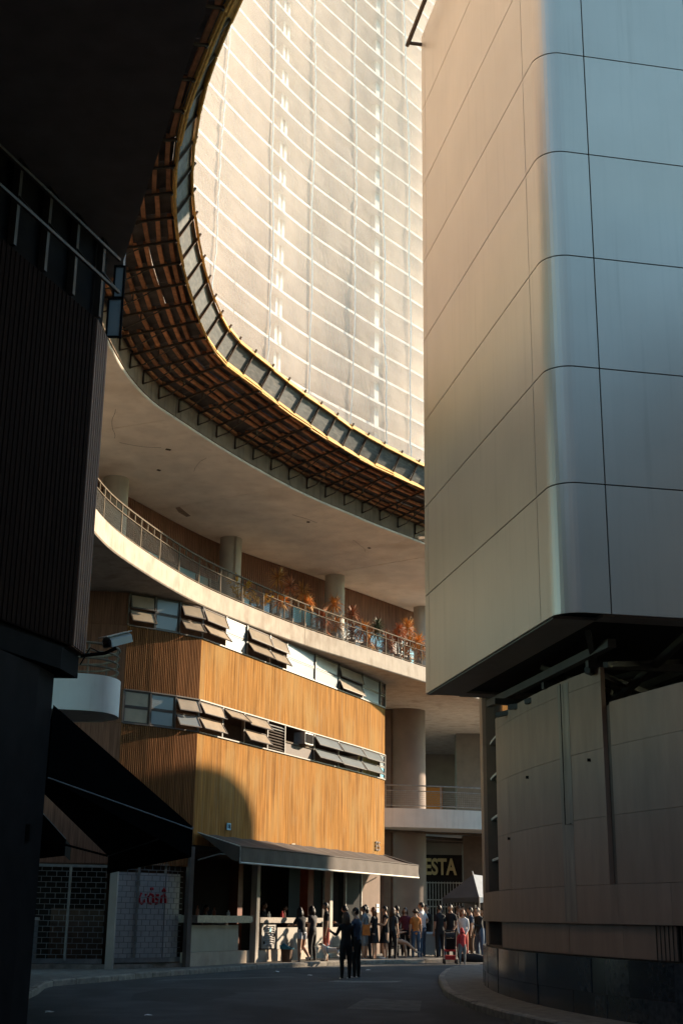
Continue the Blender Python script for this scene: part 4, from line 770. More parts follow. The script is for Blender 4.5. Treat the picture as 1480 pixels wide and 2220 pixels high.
# soffit frame and steel truss below
def bx_pt(a, b, z): p_ = Pc + dl * a + dr * b; return Vector((p_.x, p_.y, z))
for (a0, a1, b0, b1) in ((0.45, LEN - 0.2, 0.05, 0.75), (0.1, 0.5, 0.75, 10.5), (LEN - 0.6, LEN - 0.1, 0.75, 10.5)):
    mb = MB(); q = [bx_pt(a0, b0, 0), bx_pt(a1, b0, 0), bx_pt(a1, b1, 0), bx_pt(a0, b1, 0)]; mb.prism([(p.x, p.y) for p in q], 5.99, 6.045); part('soffit_border', mb, 'box_under', boxb)
for (a, b, c, d_, z0, z1, wd_) in ((1.2, 1.2, 3.1, 3.4, 5.45, 5.95, .09), (3.1, 3.4, 5.2, 1.2, 5.95, 5.45, .09), (5.2, 3.4, 7.0, 1.2, 5.95, 5.45, .09), (1.2, 5.6, 3.1, 3.4, 5.45, 5.95, .09), (0.6, 2.4, 4.2, 2.4, 5.9, 5.2, .11), (0.9, 0.8, 4.2, 2.4, 5.9, 5.2, .09), (0.9, 1.2, LEN - 0.8, 1.2, 5.75, 5.75, .14), (0.9, 3.4, LEN - 0.8, 3.4, 5.75, 5.75, .14), (0.9, 5.6, LEN - 0.8, 5.6, 5.75, 5.75, .14), (2.0, 1.2, 2.0, 8, 5.6, 5.6, .12), (4.2, 1.2, 4.2, 8, 5.6, 5.6, .12), (6.2, 0.9, 6.2, 8, 5.6, 5.6, .12), (2.0, 1.2, 4.2, 3.4, 5.5, 5.5, .1), (4.2, 3.4, 6.2, 1.2, 5.5, 5.5, .1), (2.0, 3.4, 4.2, 5.6, 5.5, 5.5, .1), (4.2, 1.2, 4.2, 2.4, 5.95, 5.25, .1), (4.2, 1.2, 2.9, 2.0, 5.95, 5.3, .08), (5.4, 2.2, 4.2, 2.4, 5.9, 5.3, .08)):
    mb = MB(); mb.bar(bx_pt(a, b, z0), bx_pt(c, d_, z1), wd_, wd_); part('truss_beam', mb, 'truss_paint', boxb)
q = bx_pt(4.2, 2.4, 5.15); mb = MB(); mb.tube([q + Vector((0, 0, 0.5)), q + Vector((0, 0, 0.12)), q], [0.12, 0.14, 0.09], 10); part('truss_node', mb, 'left_dark', boxb)
# tubular rail near the roof edge
rl = thing('roof_rail', 'brown tubular rail on stubs beside the block roof edge', 'rail', (1.6, 25, 22)); a = Pf + nl * 0.34 - dl * 0.1; b = Pc + nl * 0.34; mb = MB(); mb.tube([(a.x, a.y, 22.2), (b.x, b.y, 22.2)], 0.055, 10); part('tube', mb, 'steel_dark', rl)
for f_ in (0.012, 0.35, 0.7): c = a.lerp(b, f_); e = c - nl * 0.34; mb = MB(); mb.tube([(c.x, c.y, 22.2), (e.x, e.y, 22.2)], 0.045, 8); part('stub', mb, 'steel_dark', rl)

# ------------------------------------------------------------------ curved stone building below it
SC = smooth_curve([(9.5, 39.0), (6.6, 38.2), (4.9, 36.8), (4.05, 35.0), (3.62, 33.2), (3.40, 31.4), (3.31, 29.6), (3.33, 27.8), (3.48, 26.0), (3.75, 24.2), (4.15, 22.4), (4.7, 20.6), (5.4, 18.8), (6.6, 16.4), (8.2, 13.6), (10.5, 10.5)], 0.25)
stn = thing('stone_building', 'dim curved stone clad building at the right behind a dark plinth', 'building', (6, 26, 0))
i28 = nearest(SC, 3.35, 27.7); i30 = nearest(SC, 3.33, 30.2)
mb = MB(); mb.sweep(SC[:i30 + 1], [(-0.08, 0.0), (-0.08, 8.2), (-6, 8.2), (-6, 0.0)]); part('core', mb, 'stone_core', stn)
mb = MB(); mb.sweep(SC[i30:i28 + 1], [(-0.34, 0.0), (-0.34, 8.2), (-6, 8.2), (-6, 0.0)]); part('core', mb, 'stone_core', stn)
mb = MB(); mb.sweep(SC[i30:i28 + 1], [(-0.075, 0.0), (-0.075, 0.93), (-0.34, 0.93), (-0.34, 0.0)]); part('core', mb, 'stone_core', stn)
mb = MB(); mb.sweep(SC[i28:], [(-0.08, 0.0), (-0.08, 4.9), (-6, 4.9), (-6, 0.0)]); part('core', mb, 'stone_core', stn)
def sidx(x, y): return nearest(SC, x, y)
iw0, iw1 = sidx(3.33, 30.2), sidx(3.35, 27.7)      # tall window slot
ig0, ig1 = sidx(4.38, 21.6), sidx(4.48, 21.3)     # dark vertical groove
joints = [0, sidx(6.0, 37.8), sidx(4.05, 35.0), iw0, iw1, sidx(3.42, 26.6), sidx(3.92, 23.35), ig0, ig1, sidx(4.95, 19.9), sidx(5.9, 17.8), sidx(7.3, 15.0), len(SC) - 1]
courses = [0.92, 1.42, 2.03, 3.1, 4.2, 5.3, 6.4, 7.5, 8.15]
for a, b in zip(joints[:-1], joints[1:]):
    if b <= a: continue
    for k, (z0, z1) in enumerate(zip(courses[:-1], courses[1:])):
        tp_ = 9 if a <= i28 - 3 else 5.55 if a < ig0 else 4.92
        if z0 > tp_ - 0.1: continue
        z1 = min(z1, tp_)
        if a == ig0 and z0 > 1.9: continue
        if a == iw0 and (k == 0 or (z0 > 1.9 and z0 < 5.9)): continue
        if k == 0 and sidx(4.75, 20.5) <= a < sidx(6.6, 16.4): continue
        j = random.uniform(0, 0.006); o_ = -0.05 if k == 0 else 0.0; seg = SC[a:b + 1]; x0, y0, n0, n1 = seg[0]; dd = Vector((seg[1][0] - x0, seg[1][1] - y0)).normalized() * 0.005; seg = [(x0 + dd.x, y0 + dd.y, n0, n1)] + seg[1:]
        mb = MB(); mb.sweep(seg, [(j + o_, z0 + 0.003), (j + o_, z1 - 0.003), (-0.078, z1 - 0.003), (-0.078, z0 + 0.003)]); part('stone_panel', mb, 'stone', stn, smooth=False)
# tall slot window with bars, rounded head
mb = MB(); mb.sweep(offset(SC[iw0:iw1 + 1], -0.28), [(0, 2.03), (0, 6.35), (-0.03, 6.35), (-0.03, 2.03)]); part('slot_glass', mb, 'pane_dark', stn)
for z in (2.7, 3.6, 4.5, 5.3): mb = MB(); mb.sweep(SC[iw0:iw1 + 1], [(-0.16, z), (-0.16, z + 0.05), (-0.27, z + 0.05), (-0.27, z)]); part('slot_bar', mb, 'column_pale', stn)
# dark plinth tiles
k = 0; i = 0
while i < len(SC) - 2:
    e = min(i + 2 + (k % 2), len(SC) - 1)
    for z0, z1 in ((-0.12, 0.36), (0.36, 0.90)):
        j = random.uniform(0.02, 0.034); jj = j + random.uniform(-0.006, 0.006); seg = SC[i:e + 1]; mb = MB(); mb.sweep(seg, [(j, z0 + 0.003), (jj, z1 - 0.003), (-0.07, z1 - 0.003), (-0.07, z0 + 0.003)]); part('plinth_tile', mb, 'granite', stn)
    i = e; k += 1
# barred low window
a, b = sidx(4.75, 20.5), sidx(6.6, 16.4)
mb = MB(); mb.sweep(offset(SC[a:b + 1], -0.06), [(0, 0.92), (0, 1.41), (-0.01, 1.41), (-0.01, 0.92)]); part('low_window', mb, 'left_dark', stn)
for c in resample([Vector((c[0], c[1], 0)) for c in SC[a:b + 1]], 0.11): mb = MB(); mb.bar((c[0] - c[2] * 0.03, c[1] - c[3] * 0.03, 0.92), (c[0] - c[2] * 0.03, c[1] - c[3] * 0.03, 1.41), 0.016); part('window_bar', mb, 'steel_dark', stn)
# rust stained pipe run and brackets
c = SC[sidx(3.98, 23.1)]; px, py = c[0] + c[2] * 0.05, c[1] + c[3] * 0.05
mb = MB(); mb.tube([(px, py, 5.5), (px, py, 3.05), (px + 0.05, py - 0.26, 3.05)], 0.011, 6); part('conduit', mb, 'steel_dark', stn)
seg = SC[sidx(3.92, 23.35):sidx(3.92, 23.35) + 3]; mb = MB(); mb.sweep(seg, [(0.009, 1.45), (0.009, 5.5), (0.0065, 5.5), (0.0065, 1.45)]); part('rust_streak', mb, 'stone_rust', stn)
for (x, y, z) in ((3.60, 25.1, 4.05), (3.42, 26.5, 3.0), (4.2, 22.2, 4.05)):
    c = SC[sidx(x, y)]; mb = MB(); mb.box(None, (0.05, 0.03, 0.05), mtx=frame(c[0] + c[2] * 0.025, c[1] + c[3] * 0.045, c[2], c[3], z)); part('bracket', mb, 'left_dark', stn)

# ------------------------------------------------------------------ dark building at the left
lft = thing('left_building', 'dark overhanging building with slatted upper storey at the left edge', 'building', (-5, 14, 0))
WLc = [(-3.38, 17.05), (-3.42, 16.4), (-4.12, 14.4), (-6.6, 7.5)]
for a, b in ((WLc[2], WLc[1]), (WLc[3], WLc[2])):
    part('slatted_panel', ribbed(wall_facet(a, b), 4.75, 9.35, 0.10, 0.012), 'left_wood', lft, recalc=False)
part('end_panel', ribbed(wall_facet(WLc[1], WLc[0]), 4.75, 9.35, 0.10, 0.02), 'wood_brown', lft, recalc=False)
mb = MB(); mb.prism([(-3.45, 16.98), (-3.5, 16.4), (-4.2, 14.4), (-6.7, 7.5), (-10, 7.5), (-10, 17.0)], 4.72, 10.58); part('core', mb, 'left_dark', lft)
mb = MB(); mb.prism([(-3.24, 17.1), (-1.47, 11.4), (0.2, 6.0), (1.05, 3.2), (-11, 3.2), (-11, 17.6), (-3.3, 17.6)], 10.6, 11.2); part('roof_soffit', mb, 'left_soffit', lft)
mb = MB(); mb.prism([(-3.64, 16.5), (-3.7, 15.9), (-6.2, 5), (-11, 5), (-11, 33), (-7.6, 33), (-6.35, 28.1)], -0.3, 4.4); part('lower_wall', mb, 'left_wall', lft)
mb = MB(); mb.prism([(-3.42, 16.9), (-3.5, 16.2), (-4.3, 14), (-6.7, 7.2), (-10, 7.2), (-10, 17)], 4.42, 4.70); part('ledge', mb, 'left_dark', lft)
# window frames in the storey above the slats
for (a, b, n_) in ((WLc[2], WLc[1], 3), (WLc[3], WLc[2], 5)):
    a = Vector(a); b = Vector(b); d = (b - a).normalized(); nn = Vector((d.y, -d.x))
    for k in range(n_ + 1):
        p_ = a.lerp(b, k / n_); mb = MB(); mb.box(None, (0.1, 0.06, 1.2), mtx=frame(p_.x, p_.y, nn.x, nn.y, 9.97)); part('window_post', mb, 'window_frame', lft)
        if k < n_:
            q_ = a.lerp(b, (k + 1) / n_); w_ = MB()
            for (z, o) in ((9.7, 0.32), (10.2, 0.3)): w_.bar((p_.x + nn.x * o, p_.y + nn.y * o, z), (q_.x + nn.x * o, q_.y + nn.y * o, z), 0.04); w_.bar((p_.x, p_.y, z + 0.4), (p_.x + nn.x * o, p_.y + nn.y * o, z), 0.03); w_.bar((q_.x, q_.y, z + 0.4), (q_.x + nn.x * o, q_.y + nn.y * o, z), 0.03)
            part('open_sash', w_, 'window_frame', lft)
# two pale sash panes at the corner
for (z0, z1, x0, x1) in ((9.38, 9.98, -3.40, -3.20), (10.0, 10.5, -3.34, -3.20)):
    w_ = MB(); y = 17.06; t = 0.03
    for (c, s_) in ((((x0 + x1) / 2, y, z0), (x1 - x0, 0.03, t)), (((x0 + x1) / 2, y, z1), (x1 - x0, 0.03, t)), ((x1, y, (z0 + z1) / 2), (t, 0.03, z1 - z0 + t)), ((x0, y, (z0 + z1) / 2), (t, 0.03, z1 - z0 + t))): w_.box(c, s_)
    f_ = part('corner_sash', w_, 'left_dark', lft); w_ = MB(); w_.box(((x0 + x1) / 2, y, (z0 + z1) / 2), (x1 - x0 - t, 0.01, z1 - z0 - t)); part('pane', w_, 'pane_white', f_)
# conduits and boxes on the pillar
for (o, r_) in ((0.0, 0.03), (0.12, 0.02)): mb = MB(); mb.tube([(-3.72 - o * 0.3, 16.1 - o * 2, 0), (-3.72 - o * 0.3, 16.1 - o * 2, 4.4)], r_, 6); part('conduit', mb, 'left_dark', lft)
mb = MB(); mb.box((-3.70, 15.95, 2.4), (0.1, 0.12, 0.18)); part('switch_box', mb, 'left_dark', lft)
# large black awning
lw = thing('black_awning', 'large black fabric awning sloping from the left building', 'awning', (-4.5, 22, 2.2))
W1, W2 = Vector((-3.62, 16.5, 4.0)), Vector((-6.33, 28.0, 4.0)); on = Vector((0.973, 0.229, 0)); R1, R2 = W1 + on * 1.84 + Vector((0, 0, -1.46)), W2 + on * 1.55 + Vector((0, 0, -1.36))
for k in range(8):
    t0, t1 = k / 8, (k + 1) / 8; mb = MB(); a, b, c, d_ = W1.lerp(W2, t0), W1.lerp(W2, t1), R1.lerp(R2, t1), R1.lerp(R2, t0); up = Vector((0, 0, 0.012)); mb.add([a, b, c, d_, a + up, b + up, c + up, d_ + up], [(0, 1, 2, 3), (7, 6, 5, 4), (0, 4, 5, 1), (1, 5, 6, 2), (2, 6, 7, 3), (3, 7, 4, 0)]); part('canopy_panel', mb, 'awning_black', lw)
mb = MB(); dn = Vector((0, 0, -0.36)); mb.quad(R1, R2, R2 + dn, R1 + dn); part('valance', mb, 'awning_black', lw)
mb = MB(); mb.add([W1, R1, R1 + dn, W1 + Vector((0, 0, -0.9))], [(0, 1, 2, 3)]); part('end_flap', mb, 'awning_black', lw)
mb = MB(); mb.tube([W1 + Vector((0, 0, -0.9)), R1 + Vector((0, 0, -0.02))], 0.010, 6); mb.tube([R1, R2], 0.015, 6); part('seam_bar', mb, 'steel_grey', lw)
mb = MB(); mb.tube([W2 + Vector((0, 0, -1.0)), R2], 0.025, 6); part('arm', mb, 'left_dark', lw)
lw2 = thing('small_awning', 'small black awning with pale edge below the large black one', 'awning', (-6.4, 29.5, 2.2))
a, b = Vector((-6.55, 28.6, 3.75)), Vector((-7.0, 31.5, 3.75)); c, d_ = b + on * 0.75 + Vector((0, 0, -0.75)), a + on * 0.75 + Vector((0, 0, -0.75)); mb = MB(); mb.add([a, b, c, d_], [(0, 1, 2, 3)]); part('canopy', mb, 'awning_black', lw2)
mb = MB(); mb.quad(d_, c, c + Vector((0, 0, -0.35)), d_ + Vector((0, 0, -0.35))); part('valance', mb, 'awning_black', lw2); mb = MB(); mb.add([a, d_, d_ + Vector((0, 0, -0.35)), a + Vector((0, 0, -1.2))], [(0, 1, 2, 3)]); part('end_flap', mb, 'awning_black', lw2); mb = MB(); mb.tube([a, d_], 0.012, 6); part('edge_piping', mb, 'steel_grey', lw2)
# rounded concrete balcony between the left building and the timber block
bal = thing('rounded_balcony', 'rounded pale concrete balcony peeking out behind the left building', 'balcony', (-5.4, 27, 5.2)); out_ = [(-9.0, 25.4), (-6.2, 25.4), (-5.3, 25.5), (-4.72, 25.75), (-4.5, 26.2), (-4.53, 26.7), (-4.85, 27.05), (-5.4, 27.25), (-9, 27.3)]
BCv = smooth_curve(out_, 0.05); mb = MB(); mb.prism([(c[0], c[1]) for c in BCv], 5.3, 5.42); part('floor', mb, 'white_render', bal); BCv = [(x, y, nx, ny) for x, y, nx, ny in BCv]
mb = MB(); mb.sweep(BCv, [(0.01, 5.29), (0.01, 6.02), (-0.1, 6.02), (-0.1, 5.29)]); part('parapet', mb, 'white_render', bal)
for z in (6.2, 6.35, 6.5, 6.66): mb = MB(); mb.tube([(c[0] - c[2] * .05, c[1] - c[3] * .05, z) for c in BCv], 0.02 if z < 6.6 else 0.03, 6); part('rail', mb, 'rail_paint', bal)
for c in BCv[9::18]: mb = MB(); mb.box((c[0] - c[2] * .05, c[1] - c[3] * .05, 6.34), (0.03, 0.03, 0.66)); part('post', mb, 'rail_paint', bal)
# security camera
sc_ = thing('security_camera', 'grey housed security camera on a bracket at the left building corner', 'camera', (-3.35, 17.0, 4.6)); hd = Matrix.Translation((-2.93, 16.9, 4.93)) @ Matrix.Rotation(R(-38), 4, 'Z') @ Matrix.Rotation(R(20), 4, 'X')
hm = MB(); pr = [(-0.085, -0.06), (0.085, -0.06), (0.085, 0.03), (0.05, 0.075), (-0.05, 0.075), (-0.085, 0.03)]; hm.add([hd @ Vector((x, y, z)) for y in (-0.19, 0.19) for x, z in pr], [tuple(range(6)), tuple(reversed(range(6, 12)))] + [(i, (i + 1) % 6, 6 + (i + 1) % 6, 6 + i) for i in range(6)]); part('housing', hm, 'camera_grey', sc_)
hm = MB(); hm.box(None, (0.18, 0.45, 0.012), mtx=hd @ Matrix.Translation((0, -0.02, 0.085))); part('sunshade', hm, 'camera_grey', sc_); hm = MB(); hm.box(None, (0.11, 0.02, 0.09), mtx=hd @ Matrix.Translation((0, -0.2, 0.0))); part('lens', hm, 'pane_dark', sc_)
hm = MB(); hm.tube([(-3.42, 17.0, 4.74), (-3.1, 17.0, 4.78), (-2.95, 16.95, 4.84)], 0.025, 8); hm.tube([(-3.42, 17.0, 4.62), (-3.3, 17.0, 4.85), (-3.15, 17.0, 4.78)], 0.01, 6); part('bracket', hm, 'left_dark', sc_)
# ------------------------------------------------------------------ people
SKINS = {'light': (0.50, 0.30, 0.20), 'tan': (0.36, 0.20, 0.125), 'brown': (0.20, 0.11, 0.07)}
for k, c in SKINS.items(): mat('skin_' + k, c, 0.55, 0.06)
for k, c in {'black': (0.012, 0.012, 0.014), 'charcoal': (0.04, 0.04, 0.045), 'navy': (0.03, 0.05, 0.09), 'grey': (0.16, 0.17, 0.18), 'white': (0.62, 0.61, 0.60), 'orange': (0.48, 0.17, 0.04), 'red': (0.45, 0.035, 0.04), 'brick': (0.33, 0.075, 0.05), 'maroon': (0.14, 0.03, 0.045), 'denim': (0.05, 0.085, 0.14), 'brown': (0.11, 0.06, 0.035), 'pattern': (0.42, 0.42, 0.44), 'teal': (0.05, 0.22, 0.32)}.items(): mat('cloth_' + k, c, 0.85, 0.15 if k != 'pattern' else 0.6, 8 if k != 'pattern' else 14)
for k, c in {'black': (0.012, 0.009, 0.008), 'brown': (0.06, 0.032, 0.018), 'fair': (0.17, 0.055, 0.014)}.items(): mat('hair_' + k, c, 0.55, 0.25, 20)
mat('eye', (0.02, 0.015, 0.012), 0.3, 0.0); mat('lip', (0.30, 0.10, 0.09), 0.5, 0.0)
def V(*a): return Vector(a)
def dirv(v, L): return Vector(v).normalized() * L
def person(x, y, z, H, face, label, top='black', legs='denim', shoes='black', skin='tan', hair='black', hairlen=0.0, sleeve=0.5, trouser=1.0, skirt=None,
           arms=None, legdirs=None, lean=(0, 0), look=0.0, seated=False, hood=None, slim=1.0, group='people outside the bar'):
    """face: heading in degrees (0 = towards +Y, counter-clockwise). Lengths are fractions of a 1.72 m adult."""
    k = H / 1.72; t = thing('person', label, 'person', (x, y, z), group)
    arms = arms or {}; legdirs = legdirs or {}
    rot = Matrix.Rotation(R(face), 4, 'Z')
    ln = V(lean[0], lean[1], 1).normalized()
    ld = {-1: ((-0.05, 0.02, -1), (0.0, -0.03, -1)), 1: ((0.05, 0.02, -1), (0.0, -0.03, -1))}; ld.update(legdirs)
    ad = {-1: ((-0.16, 0.02, -1), (-0.04, 0.16, -1)), 1: ((0.16, 0.02, -1), (0.04, 0.16, -1))}; ad.update(arms)
    pel0 = V(0, 0, 0)
    drop = min((dirv(ld[s][0], 0.43) + dirv(ld[s][1], 0.43)).z for s in (-1, 1)) - 0.085
    pel = V(0, 0, -drop - 0.03)
    P = {}; rad = {}; E_ = []; tag = {}
    def vtx(n, p, r, par=None, tg='top'):
        P[n] = p; rad[n] = r; tag[n] = tg
        if par: E_.append((par, n))
    vtx('pel', pel, (0.140 * slim, 0.105 * slim)); vtx('wai', pel + ln * 0.16, (0.122 * slim, 0.092 * slim), 'pel'); vtx('che', pel + ln * 0.34, (0.142 * slim, 0.105 * slim), 'wai'); vtx('upc', pel + ln * 0.47, (0.10 * slim, 0.075 * slim), 'che'); vtx('nek', pel + ln * 0.555 + V(0, 0.015, 0), (0.05, 0.05), 'upc', 'skin'); hd = pel + ln * 0.60 + V(0, 0.025, 0.0); vtx('hed', hd + V(0, 0.01, 0.06), (0.05, 0.05), 'nek', 'skin')
    seg_end = {}
    for s in (-1, 1):
        n = 'L' if s < 0 else 'R'
        sh = pel + ln * 0.47 + V(s * 0.155 * slim, 0, -0.02); vtx('sh' + n, sh, (0.058, 0.058), 'upc'); el = sh + dirv(ad[s][0], 0.285); mid = sh.lerp(el, 0.5)
        vtx('ua' + n, mid, (0.050 * slim, 0.050 * slim), 'sh' + n, 'top' if sleeve >= 0.35 else 'skin'); vtx('el' + n, el, (0.039, 0.039), 'ua' + n, 'top' if sleeve >= 0.8 else 'skin')
        wr = el + dirv(ad[s][1], 0.25); vtx('fa' + n, el.lerp(wr, 0.45), (0.037, 0.037), 'el' + n, 'top' if sleeve >= 1 else 'skin'); vtx('wr' + n, wr, (0.026, 0.026), 'fa' + n, 'top' if sleeve >= 1 else 'skin')
        hdv = dirv(ad[s][1], 1.0); side = hdv.cross(V(0, 1, 0.3)).normalized(); curl = hdv.cross(side).normalized()
        pm = wr + hdv * 0.055; vtx('pa' + n, pm, (0.030, 0.020), 'wr' + n, 'skin')
        for q, (off, ll) in enumerate(((-0.03, 0.065), (-0.011, 0.078), (0.009, 0.074), (0.027, 0.058))):
            b_ = pm + hdv * 0.032 + side * off; vtx(f'f{q}' + n, b_, (0.0095, 0.0095), 'pa' + n, 'skin'); vtx(f'g{q}' + n, b_ + hdv * ll * 0.6 + curl * 0.006, (0.0085, 0.0085), f'f{q}' + n, 'skin'); vtx(f'h{q}' + n, b_ + hdv * ll * 0.92 + curl * 0.024, (0.007, 0.007), f'g{q}' + n, 'skin')
        vtx('th' + n, pm - hdv * 0.01 + side * -0.042 + curl * 0.012, (0.011, 0.011), 'pa' + n, 'skin'); vtx('ti' + n, pm + hdv * 0.03 + side * -0.055 + curl * 0.03, (0.009, 0.009), 'th' + n, 'skin')
        hp = pel + V(s * 0.088 * slim, 0, -0.03); vtx('hi' + n, hp, (0.092 * slim, 0.095 * slim), 'pel', 'legs'); kn = hp + dirv(ld[s][0], 0.43); vtx('tm' + n, hp.lerp(kn, 0.5), (0.075 * slim, 0.078 * slim), 'hi' + n, 'legs' if trouser >= 0.4 else 'skin'); vtx('kn' + n, kn, (0.054, 0.056), 'tm' + n, 'legs' if trouser >= 0.6 else 'skin')
        an = kn + dirv(ld[s][1], 0.42); vtx('cm' + n, kn.lerp(an, 0.35) + V(0, -0.012, 0), (0.052, 0.054), 'kn' + n, 'legs' if trouser >= 0.9 else 'skin'); vtx('an' + n, an, (0.034, 0.036), 'cm' + n, 'legs' if trouser >= 1 else 'skin')
        fd = V(0, 1, 0) if ld[s][1][2] < -0.6 else V(0, 0.75, 0.55); up_ = V(0, 0, -0.045); vtx('he' + n, an + up_ * 0.9 - fd * 0.02, (0.034, 0.034), 'an' + n, 'shoe'); vtx('to' + n, an + up_ + fd * 0.13, (0.036, 0.026), 'he' + n, 'shoe'); vtx('tt' + n, an + up_ * 1.15 + fd * 0.19, (0.028, 0.02), 'to' + n, 'shoe')
    names = list(P); idx = {n: i for i, n in enumerate(names)}
    me = bpy.data.meshes.new('sk'); me.from_pydata([P[n] for n in names], [(idx[a], idx[b]) for a, b in E_], []); o = bpy.data.objects.new('sk', me); COL.objects.link(o)
    md = o.modifiers.new('skin', 'SKIN'); md.use_smooth_shade = True
    if not me.skin_vertices: 
        bm = bmesh.new(); bm.from_mesh(me); bm.verts.layers.skin.verify(); bm.to_mesh(me); bm.free()
    sv = me.skin_vertices[0].data
    for n in names: f_ = 1.0 if n[0] in 'fgh' and n[1].isdigit() else 1.30 if tag[n] == 'legs' and trouser >= 0.9 else 1.16; sv[idx[n]].radius = (rad[n][0] * f_, rad[n][1] * f_); sv[idx[n]].use_root = (n == 'pel')
    sb = o.modifiers.new('sub', 'SUBSURF'); sb.levels = 1; sb.render_levels = 1
    dg = bpy.context.evaluated_depsgraph_get(); bme = bpy.data.meshes.new_from_object(o.evaluated_get(dg)); bpy.data.objects.remove(o); bpy.data.meshes.remove(me)
    order = ['skin_' + skin, 'cloth_' + top, 'cloth_' + legs, 'cloth_' + shoes]; ti = {'skin': 0, 'top': 1, 'legs': 2, 'shoe': 3}
    bme.materials.clear()
    for m_ in order: bme.materials.append(MATS[m_])
    segs = [(P[a], P[b], (rad[a][0] + rad[a][1] + rad[b][0] + rad[b][1]) / 4, tag[b] if tag[b] != tag[a] and tag[b] == 'skin' and not b.startswith('hi') else tag[b]) for a, b in E_]
    for pf in bme.polygons:
        c = pf.center; best = None
        for a, b, rr, tg in segs:
            ab = b - a; tt = max(0, min(1, (c - a).dot(ab) / max(1e-9, ab.length_squared))); dd = (c - (a + ab * tt)).length / rr
            if best is None or dd < best[0]: best = (dd, tg)
        pf.material_index = ti[best[1]]
    # head joined to the same mesh: skull, jaw, nose, ears, eyes, mouth
    hv = MB(); hc = hd + V(0, 0.015, 0.115); lk = Matrix.Rotation(R(look), 4, 'Z'); nu, nv = 16, 12
    vs = []; fs = []
    for j in range(nv + 1):
        ph = math.pi * j / nv
        for i in range(nu):
            th = 2 * math.pi * i / nu; xx, yy, zz = math.sin(ph) * math.cos(th), math.sin(ph) * math.sin(th), math.cos(ph)
            px, py, pz = xx * 0.074, yy * 0.094, zz * 0.118
            if zz < -0.1: px *= 1 + 0.30 * (zz + 0.1); py = py * (1 + 0.18 * (zz + 0.1)) + 0.012 * -zz
            if yy > 0.86 and -0.45 < zz < 0.12: py += 0.022 * (1 if zz < -0.05 else 0.5)
            if yy > 0.7 and -0.02 < zz < 0.25: py -= 0.004
            vs.append(hc + lk @ V(px, py, pz))
    for j in range(nv):
        for i in range(nu): fs.append((j * nu + i, j * nu + (i + 1) % nu, (j + 1) * nu + (i + 1) % nu, (j + 1) * nu + i))
    hv.add(vs, fs, 0)
    for s in (-1, 1):
        e = MB(); hv.tube([hc + lk @ V(s * 0.074, 0.0, -0.035), hc + lk @ V(s * 0.083, -0.008, -0.005), hc + lk @ V(s * 0.078, -0.01, 0.025)], [0.010, 0.013, 0.010], 6, 0)
        hv.tube([hc + lk @ V(s * 0.03, 0.082, 0.004), hc + lk @ V(s * 0.03, 0.092, 0.004)], [0.012, 0.007], 6, 4)
    hv.tube([hc + lk @ V(-0.022, 0.088, -0.068), hc + lk @ V(0, 0.095, -0.069), hc + lk @ V(0.022, 0.088, -0.068)], [0.004, 0.007, 0.004], 5, 5)
    hm = mesh_from(hv, ['skin_' + skin, 'cloth_' + top, 'cloth_' + legs, 'cloth_' + shoes, 'eye', 'lip'], smooth=True)
    bm = bmesh.new(); bm.from_mesh(bme); bm.from_mesh(hm); bmesh.ops.recalc_face_normals(bm, faces=bm.faces); bm.to_mesh(bme); bm.free(); bpy.data.meshes.remove(hm)
    for m_ in ('eye', 'lip'): bme.materials.append(MATS[m_])
    bme.polygons.foreach_set('use_smooth', [True] * len(bme.polygons))
    X = rot @ Matrix.Scale(k, 4); bme.transform(X); bme.update()
    b_ob = bpy.data.objects.new('body', bme); COL.objects.link(b_ob); b_ob.parent = t; ORG[b_ob.name] = ORG[t.name]
    def child(name, mb, m_, sm=True):
        mb.v = [V(x, y, z) + X @ p for p in mb.v]; return part(name, mb, m_, t, smooth=sm)
    # hair cap (and long hair), or a hood
    hb = MB(); vs = []; fs = []
    for j in range(9):
        ph = math.pi * 0.62 * j / 8
        for i in range(16):
            th = 2 * math.pi * i / 16; fr_ = math.sin(th); pz = math.cos(ph) * 0.125; lim = 0.045 if fr_ > 0.45 else 0.0 if fr_ > 0.1 else -0.035 if fr_ > -0.35 else -0.075
            pz = max(pz, lim); vs.append(hc + lk @ V(math.sin(ph) * math.cos(th) * (0.079 - 0.004 * (j > 6)), math.sin(ph) * fr_ * 0.099 - 0.006, pz))
    for j in range(8):
        for i in range(16): fs.append((j * 16 + i, j * 16 + (i + 1) % 16, (j + 1) * 16 + (i + 1) % 16, (j + 1) * 16 + i))
    hb.add(vs, fs)
    if hood:
        hb.v = [hc + (p - hc) * 1.18 + V(0, -0.01, 0) for p in hb.v]; hb.tube([hc + V(0, -0.07, -0.02), hc + V(0, -0.06, -0.14)], [0.11, 0.13], 12); child('hood', hb, 'cloth_' + hood)
    else:
        if hairlen:
            for q in range(7):
                a = math.pi * (1.0 + q / 6.0); a0 = V(math.cos(a) * 0.066, math.sin(a) * 0.080, 0.03); hb.tube([hc + lk @ a0, hc + lk @ (a0 + V(math.cos(a) * 0.02, -0.012, -hairlen * 0.5)), hc + lk @ (a0 + V(math.cos(a) * 0.015, -0.02, -hairlen))], [0.036, 0.042, 0.012], 7)
        child('hair', hb, 'hair_' + hair)
